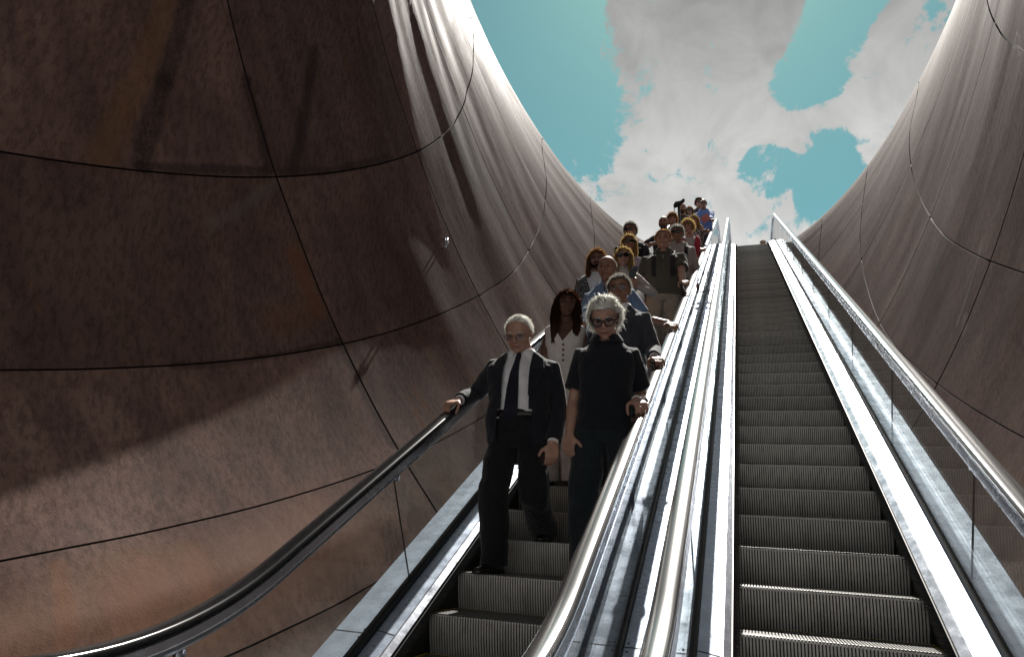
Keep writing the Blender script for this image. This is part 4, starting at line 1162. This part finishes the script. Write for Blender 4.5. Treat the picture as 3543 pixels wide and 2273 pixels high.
A['woman'] = person(dict(label='young woman with long dark hair in white buttoned vest and white trousers', k=3, X=-1.52, H=1.745, near=True, sex='f', skin='dark', yaw=8, lean=1,
    head=(8, 10, -3), haircol='black', hair=long_hair(nl=240, low=-1.55, side=.40, r=.15, fwd_=.36), top='vest', cloth=IVORY, trousers=IVORY, vn=.70, hem=.575, wide=1.28, buttons=(.61, .635, .66, .685),
    feet={-1: (0, 0, .03, 6), 1: (0, .02, .08, 6)}, arms={-1: ('hang', .0), 1: ('hang', .02)}))
A['grey'] = person(dict(label='dark haired man with glasses in grey suit jacket and open white collar', k=3, X=-1.02, H=1.85, near=True, skin='tan', fat=1.12, yaw=-3, lean=2,
    head=(10, 4, 0), facew=1.06, glasses='wire', haircol='darkgrey', brow='black', hair=hair(line=(.36, -.05, -.45), n=1500, len=.07, thick=.035, lump=.08), top='suit', jacket=GREYS, shirt=WSHIRT, trousers=cl('grey_trousers', (.035, .037, .04)),
    open=.050, vneck=.60, copen=.012, arms={1: on_rail(1, 1.55, .55), -1: ('hang', .02)}))
A['bald'] = person(dict(label='bald man with grey stubble in light blue uniform shirt and dark tie', k=5, X=-1.27, H=1.94, near=True, skin='tan', fat=1.12, yaw=-4, lean=4,
    head=(6, -2, 0), jaw=1.05, haircol='grey', brow='darkgrey', hair=hair(line=(.9, .0, -.35), bald=.22, n=500, len=.02, thick=.002), beard=None, top='shirt', cloth=LBLUE, trousers=DENIM, tie=TIEN,
    arms={1: on_rail(1, 2.85, .5), -1: ('hang', .02)}, watch=(1,)))
A['curly'] = person(dict(label='bearded man with long curly hair and glasses in paisley jacket over white shirt', k=8, X=-1.66, H=1.90, near=True, skin='tan', yaw=6, lean=0,
    head=(2, 4, 0), glasses='wire', haircol='brown', hair=long_hair(low=-.95, curl=.05, nl=150, r=.11), beard='black', top='suit', jacket=PAIS, shirt=WSHIRT, trousers=DENIM, open=.075, vneck=.60, copen=.03, lower=True))
PH = Vector((-1.245, 7.70, 3.14))
A['blonde'] = person(dict(label='blonde woman in dark sunglasses and cream turtleneck holding up a phone', k=9, X=-1.40, H=1.845, sex='f', skin='fair', yaw=4, lean=2,
    head=(6, 4, 0), glasses='sun', haircol='blond', hair=long_hair(low=-.85, nl=110), top='sweater', cloth=CREAM, trousers=DKTR,
    arms={1: ('t', PH + Vector((.02, .05, -.12)), Vector((1, .5, -.6)), Vector((-.25, -.1, 1)), Vector((.5, -.8, .1)), Vector((-.6, -.4, .3)), .8)}))
A['tank'] = person(dict(label='fair haired woman in sunglasses and sleeveless lilac top behind the phone holder', k=13, X=-1.60, H=1.87, sex='f', skin='tan', yaw=10, lean=2,
    head=(5, 8, 0), glasses='wrap', haircol='blond', hair=long_hair(low=-1.05, nl=110), top='tank', cloth=LILAC, trousers=DENIM, hem=.50))
A['suit9'] = person(dict(label='man with curly dark hair and sunglasses in dark suit with white pocket square', k=15, X=-1.68, H=1.99, skin='fair', yaw=4, lean=4,
    head=(4, -8, 0), glasses='wrap', haircol='darkgrey', hair=CURLY, top='suit', jacket=NAVY, shirt=PINKS, trousers=DKTR, open=.07, vneck=.62, pocket=True, copen=.01))
A['olive'] = person(dict(label='heavy man in olive polo shirt and khaki trousers with backpack straps', k=11, X=-.985, H=1.97, near=True, skin='fair', fat=1.34, facew=1.12, jaw=1.25, yaw=3, lean=2,
    head=(6, 0, 0), haircol='brown', brow='brown', hair=hair(line=(.34, .0, -.4), n=1100, len=.05, thick=.02), top='polo', cloth=OLIVE, trousers=KHAKI, straps=(-1, 1), copen=.012, hem=.50, buttons=(.78, .76),
    arms={1: on_rail(1, 4.75, .6), -1: ('hang', .06)}))
A['grey11'] = person(dict(label='grey haired person in sunglasses and pale shirt with a dark shoulder strap', k=15, X=-.93, H=1.87, skin='tan', fat=1.1, yaw=6, lean=3,
    head=(5, -12, 0), glasses='wrap', haircol='grey', hair=hair(CURLY, len=.09), top='shirt', cloth=GREYW, trousers=DKTR, straps=(1,), sleeve='long'))
A['red'] = person(dict(label='woman with curly blonde hair in red cardigan leaning on the handrail', k=20, X=-.885, H=1.78, sex='f', skin='fair', yaw=4, lean=4,
    head=(8, -14, 4), haircol='blond', hair=hair(CURLY, thick=.12, len=.17, n=1500, line=(.25, -.3, -.7), mess=.7), top='cardigan', cloth=GREYW, jacket=RED, trousers=DKTR,
    arms={1: on_rail(1, 9.55, .8)}))
A['bald13'] = person(dict(label='balding bearded man in dark polo shirt raising his hand to his chest', k=20, X=-1.36, H=1.93, skin='tan', yaw=-2, lean=3,
    head=(2, 0, 0), haircol='brown', brow='black', hair=hair(line=(.9, .0, -.3), bald=.25, n=500, len=.02, thick=.004), beard='darkgrey', top='polo', cloth=DKTEE, trousers=DKTR,
    arms={-1: ('t', Vector((-1.45, 11.75, 5.42)), Vector((-1, 0, -.4)), Vector((.4, -.1, .9)), Vector((-.6, -.8, .2)), Vector((.3, .5, 0)), .3)}))
A['cw14'] = person(dict(label='woman with curly auburn hair behind the balding bearded man', k=24, X=-1.36, H=1.86, sex='f', skin='fair', yaw=5, lean=2,
    head=(4, 6, 0), haircol='brown', hair=hair(CURLY, thick=.10, len=.15, n=1300, line=(.25, -.3, -.7)), top='tank', cloth=DKTEE, trousers=DENIM))
A['boom'] = person(dict(label='dark bearded man in dark t-shirt holding up a long microphone pole', k=31, X=-1.35, H=1.94, skin='tan', yaw=-2, lean=2,
    head=(2, -4, 0), haircol='black', hair=hair(line=(.36, -.02, -.4), n=700, len=.05), beard='black', top='tee', cloth=DKTEE, trousers=DENIM,
    arms={-1: ('t', Vector((-1.40, 15.72, 7.50)), Vector((-1, .3, -.5)), Vector((0, -.1, 1)), Vector((-.9, -.3, 0)), Vector((.2, -.9, 0)), 1.2)}))
A['w16'] = person(dict(label='woman with brown hair and sunglasses behind the man holding the pole', k=34, X=-1.27, H=1.78, sex='f', skin='tan', yaw=3, lean=2,
    head=(4, 6, 0), glasses='sun', haircol='brown', hair=long_hair(low=-.7, nl=80), top='tank', cloth=DKTEE, trousers=DENIM))
A['fringe'] = person(dict(label='woman with fair fringe and printed top holding a pink leaflet', k=24, X=-.88, H=1.77, sex='f', skin='fair', yaw=2, lean=4,
    head=(16, -8, 4), haircol='blond', hair=hair(long_hair(low=-.6, nl=80), line=(.12, -.1, -.6)), top='shirt', cloth=PRINT, trousers=DKTR,
    arms={1: ('t', Vector((-.735, 13.50, 6.42)), Vector((.8, .4, -.7)), Vector((.1, -.1, 1)), Vector((.7, -.6, .1)), Vector((-.5, -.5, 0)), .9)}))
A['blue'] = person(dict(label='balding man in sunglasses and blue shirt at the top of the handrail', k=33, X=-.87, H=1.98, skin='tan', fat=1.1, yaw=0, lean=3,
    head=(4, 2, 0), glasses='wrap', haircol='grey', hair=hair(line=(.9, .0, -.3), bald=.26, n=500, len=.04, thick=.01), top='shirt', cloth=BLUE, trousers=DENIM, sleeve='long', copen=.02, hem=.53, belt=True,
    arms={1: on_rail(1, 13.3, .9)}))
A['b19'] = person(dict(label='dark haired person mostly hidden behind the man in blue shirt', k=36, X=-1.06, H=1.97, skin='tan', yaw=2, lean=2,
    head=(2, 20, 6), haircol='black', hair=hair(CURLY, len=.08), glasses='sun', top='tee', cloth=DKTEE, trousers=DENIM, sleeve='long'))
A['cap'] = person(dict(label='person in pale cap just showing above the top of the right escalator', k=50, X=.85, H=1.80, base=(.85, 24.95, Z_TOP), skin='tan', yaw=0,
    haircol='black', hair=hair(n=300), top='tee', cloth=GREYW, trousers=DENIM))
b_ = A['cap'][0]; m_ = MB()
hc = Vector((0, -.03, 1.80 - .10))
rows = []
for i in range(7):
    t = i / 6 * math.pi / 2
    rows.append([hc + Vector((.125 * math.cos(t) * math.cos(a), .145 * math.cos(t) * math.sin(a), .125 * math.sin(t) + .02)) for a in np.linspace(0, 2 * math.pi, 21)[:-1]])
m_.rings(rows)
m_.rings([[hc + Vector((.10 * math.cos(a), -.10 - .13 * math.sin(a) * q, .015 + .01 * q)) for a in np.linspace(0, math.pi, 9)] + [hc + Vector((-.10, -.08, .015 - .006)), hc + Vector((.10, -.08, .015 - .006))] for q in (.2, 1.0)])
m_.build('cap', cl('pale_cap', (.55, .53, .50)), b_, True)

# ------------------------------------------------------------------ things they hold
ph = MB(); PM = Matrix.Translation(PH + Vector((0, -.035, .03))) @ Matrix.Rotation(R_(-12), 4, 'X') @ Matrix.Rotation(R_(12), 4, 'Y')
ph.box((0, 0, 0), (.040, .005, .083), PM)
o = ph.build('smartphone', M_PHONE); tag(o, 'black phone held up by the blonde woman in sunglasses', 'phone')
cm = MB(); cm.box((-.018, -.0065, .058), (.012, .0015, .012), PM); cm.build('camera_bump', M_FRAME_WIRE, o)
def leaflet(c, wv, hv, label):
    c, wv, hv = Vector(c), Vector(wv), Vector(hv); m_ = MB(); n = wv.cross(hv).normalized()
    v = []; f = []
    for i in range(7):
        t = i / 6 - .5
        for q in (0, 1): v.append(c + wv * t + hv * (q - .5) + n * (.03 * t * t * 4))
    f = [(2 * i, 2 * i + 2, 2 * i + 3, 2 * i + 1) for i in range(6)]
    m_.add(v, f); m_.add([p + n * .003 for p in v], [q[::-1] for q in f], 1)
    o = m_.build('leaflet', [M_PAPER_PINK, M_PAPER_WHITE], None, True); tag(o, label, 'leaflet'); return o
leaflet((-.655, 13.42, 6.67), (-.15, .02, -.09), (-.08, .0, .14), 'pink leaflet held up in front of the man in blue shirt')
leaflet((-1.235, 8.05, 3.02), (.15, -.05, .05), (-.04, .0, .23), 'pink leaflet hanging beside the heavy man in olive polo')
pp = Vector((-1.385, 15.62, 6.4)); m_ = MB(); m_.tube([pp, pp + Vector((-.01, 0, 1.75))], .034, 12)
o = m_.build('microphone_pole', M_POLE, None, True); tag(o, 'black pole topped by dark fluffy microphone held above the crowd', 'microphone pole')
m_ = MB(); q = pp + Vector((-.01, -.02, 1.80)); m_.ball(q + Vector((-.03, 0, .01)), (.085, .07, .08), 12); m_.ball(q + Vector((.03, 0, .03)), (.05, .05, .06), 10); m_.ball(q + Vector((.095, 0, .075)), (.045, .045, .072), 10, Matrix.Rotation(.6, 3, 'Y')); m_.ball(q + Vector((-.085, 0, -.03)), (.05, .05, .055), 10)
fuse('windshield', m_, M_FUR, o, .012, 3, .012, 18)
m_ = MB(); m_.tube([q + Vector((-.115, -.02, -.06)), pp + Vector((-.10, -.03, 1.3)), pp + Vector((-.06, -.03, .9)), pp + Vector((-.03, -.02, .55))], .010, 6); m_.build('cable', M_POLE, o)

# small fittings on the wall and the deck
br = MB(); P0 = Vector((-2.99, 5.957, 2.953)); Nn = Vector((1, -.25, .1)).normalized(); tu = Vector((0, .2, 1)); tu = (tu - Nn * tu.dot(Nn)).normalized(); ts_ = Nn.cross(tu)
br.tube([P0 - Nn * .02 + tu * .06, P0 + Nn * .035 + tu * .05, P0 + Nn * .045, P0 + Nn * .035 - tu * .06, P0 - Nn * .02 - tu * .07], .010, 8)
br.tube([P0 + Nn * .03 + ts_ * .03 + tu * .03, P0 + Nn * .03 - ts_ * .02 - tu * .05], .008, 8); br.tube([P0 + Nn * .03 - ts_ * .03 + tu * .02, P0 + Nn * .03 + ts_ * .03 - tu * .06], .007, 8)
br.build('anchor_clip', M_TRIM, funnel, True)
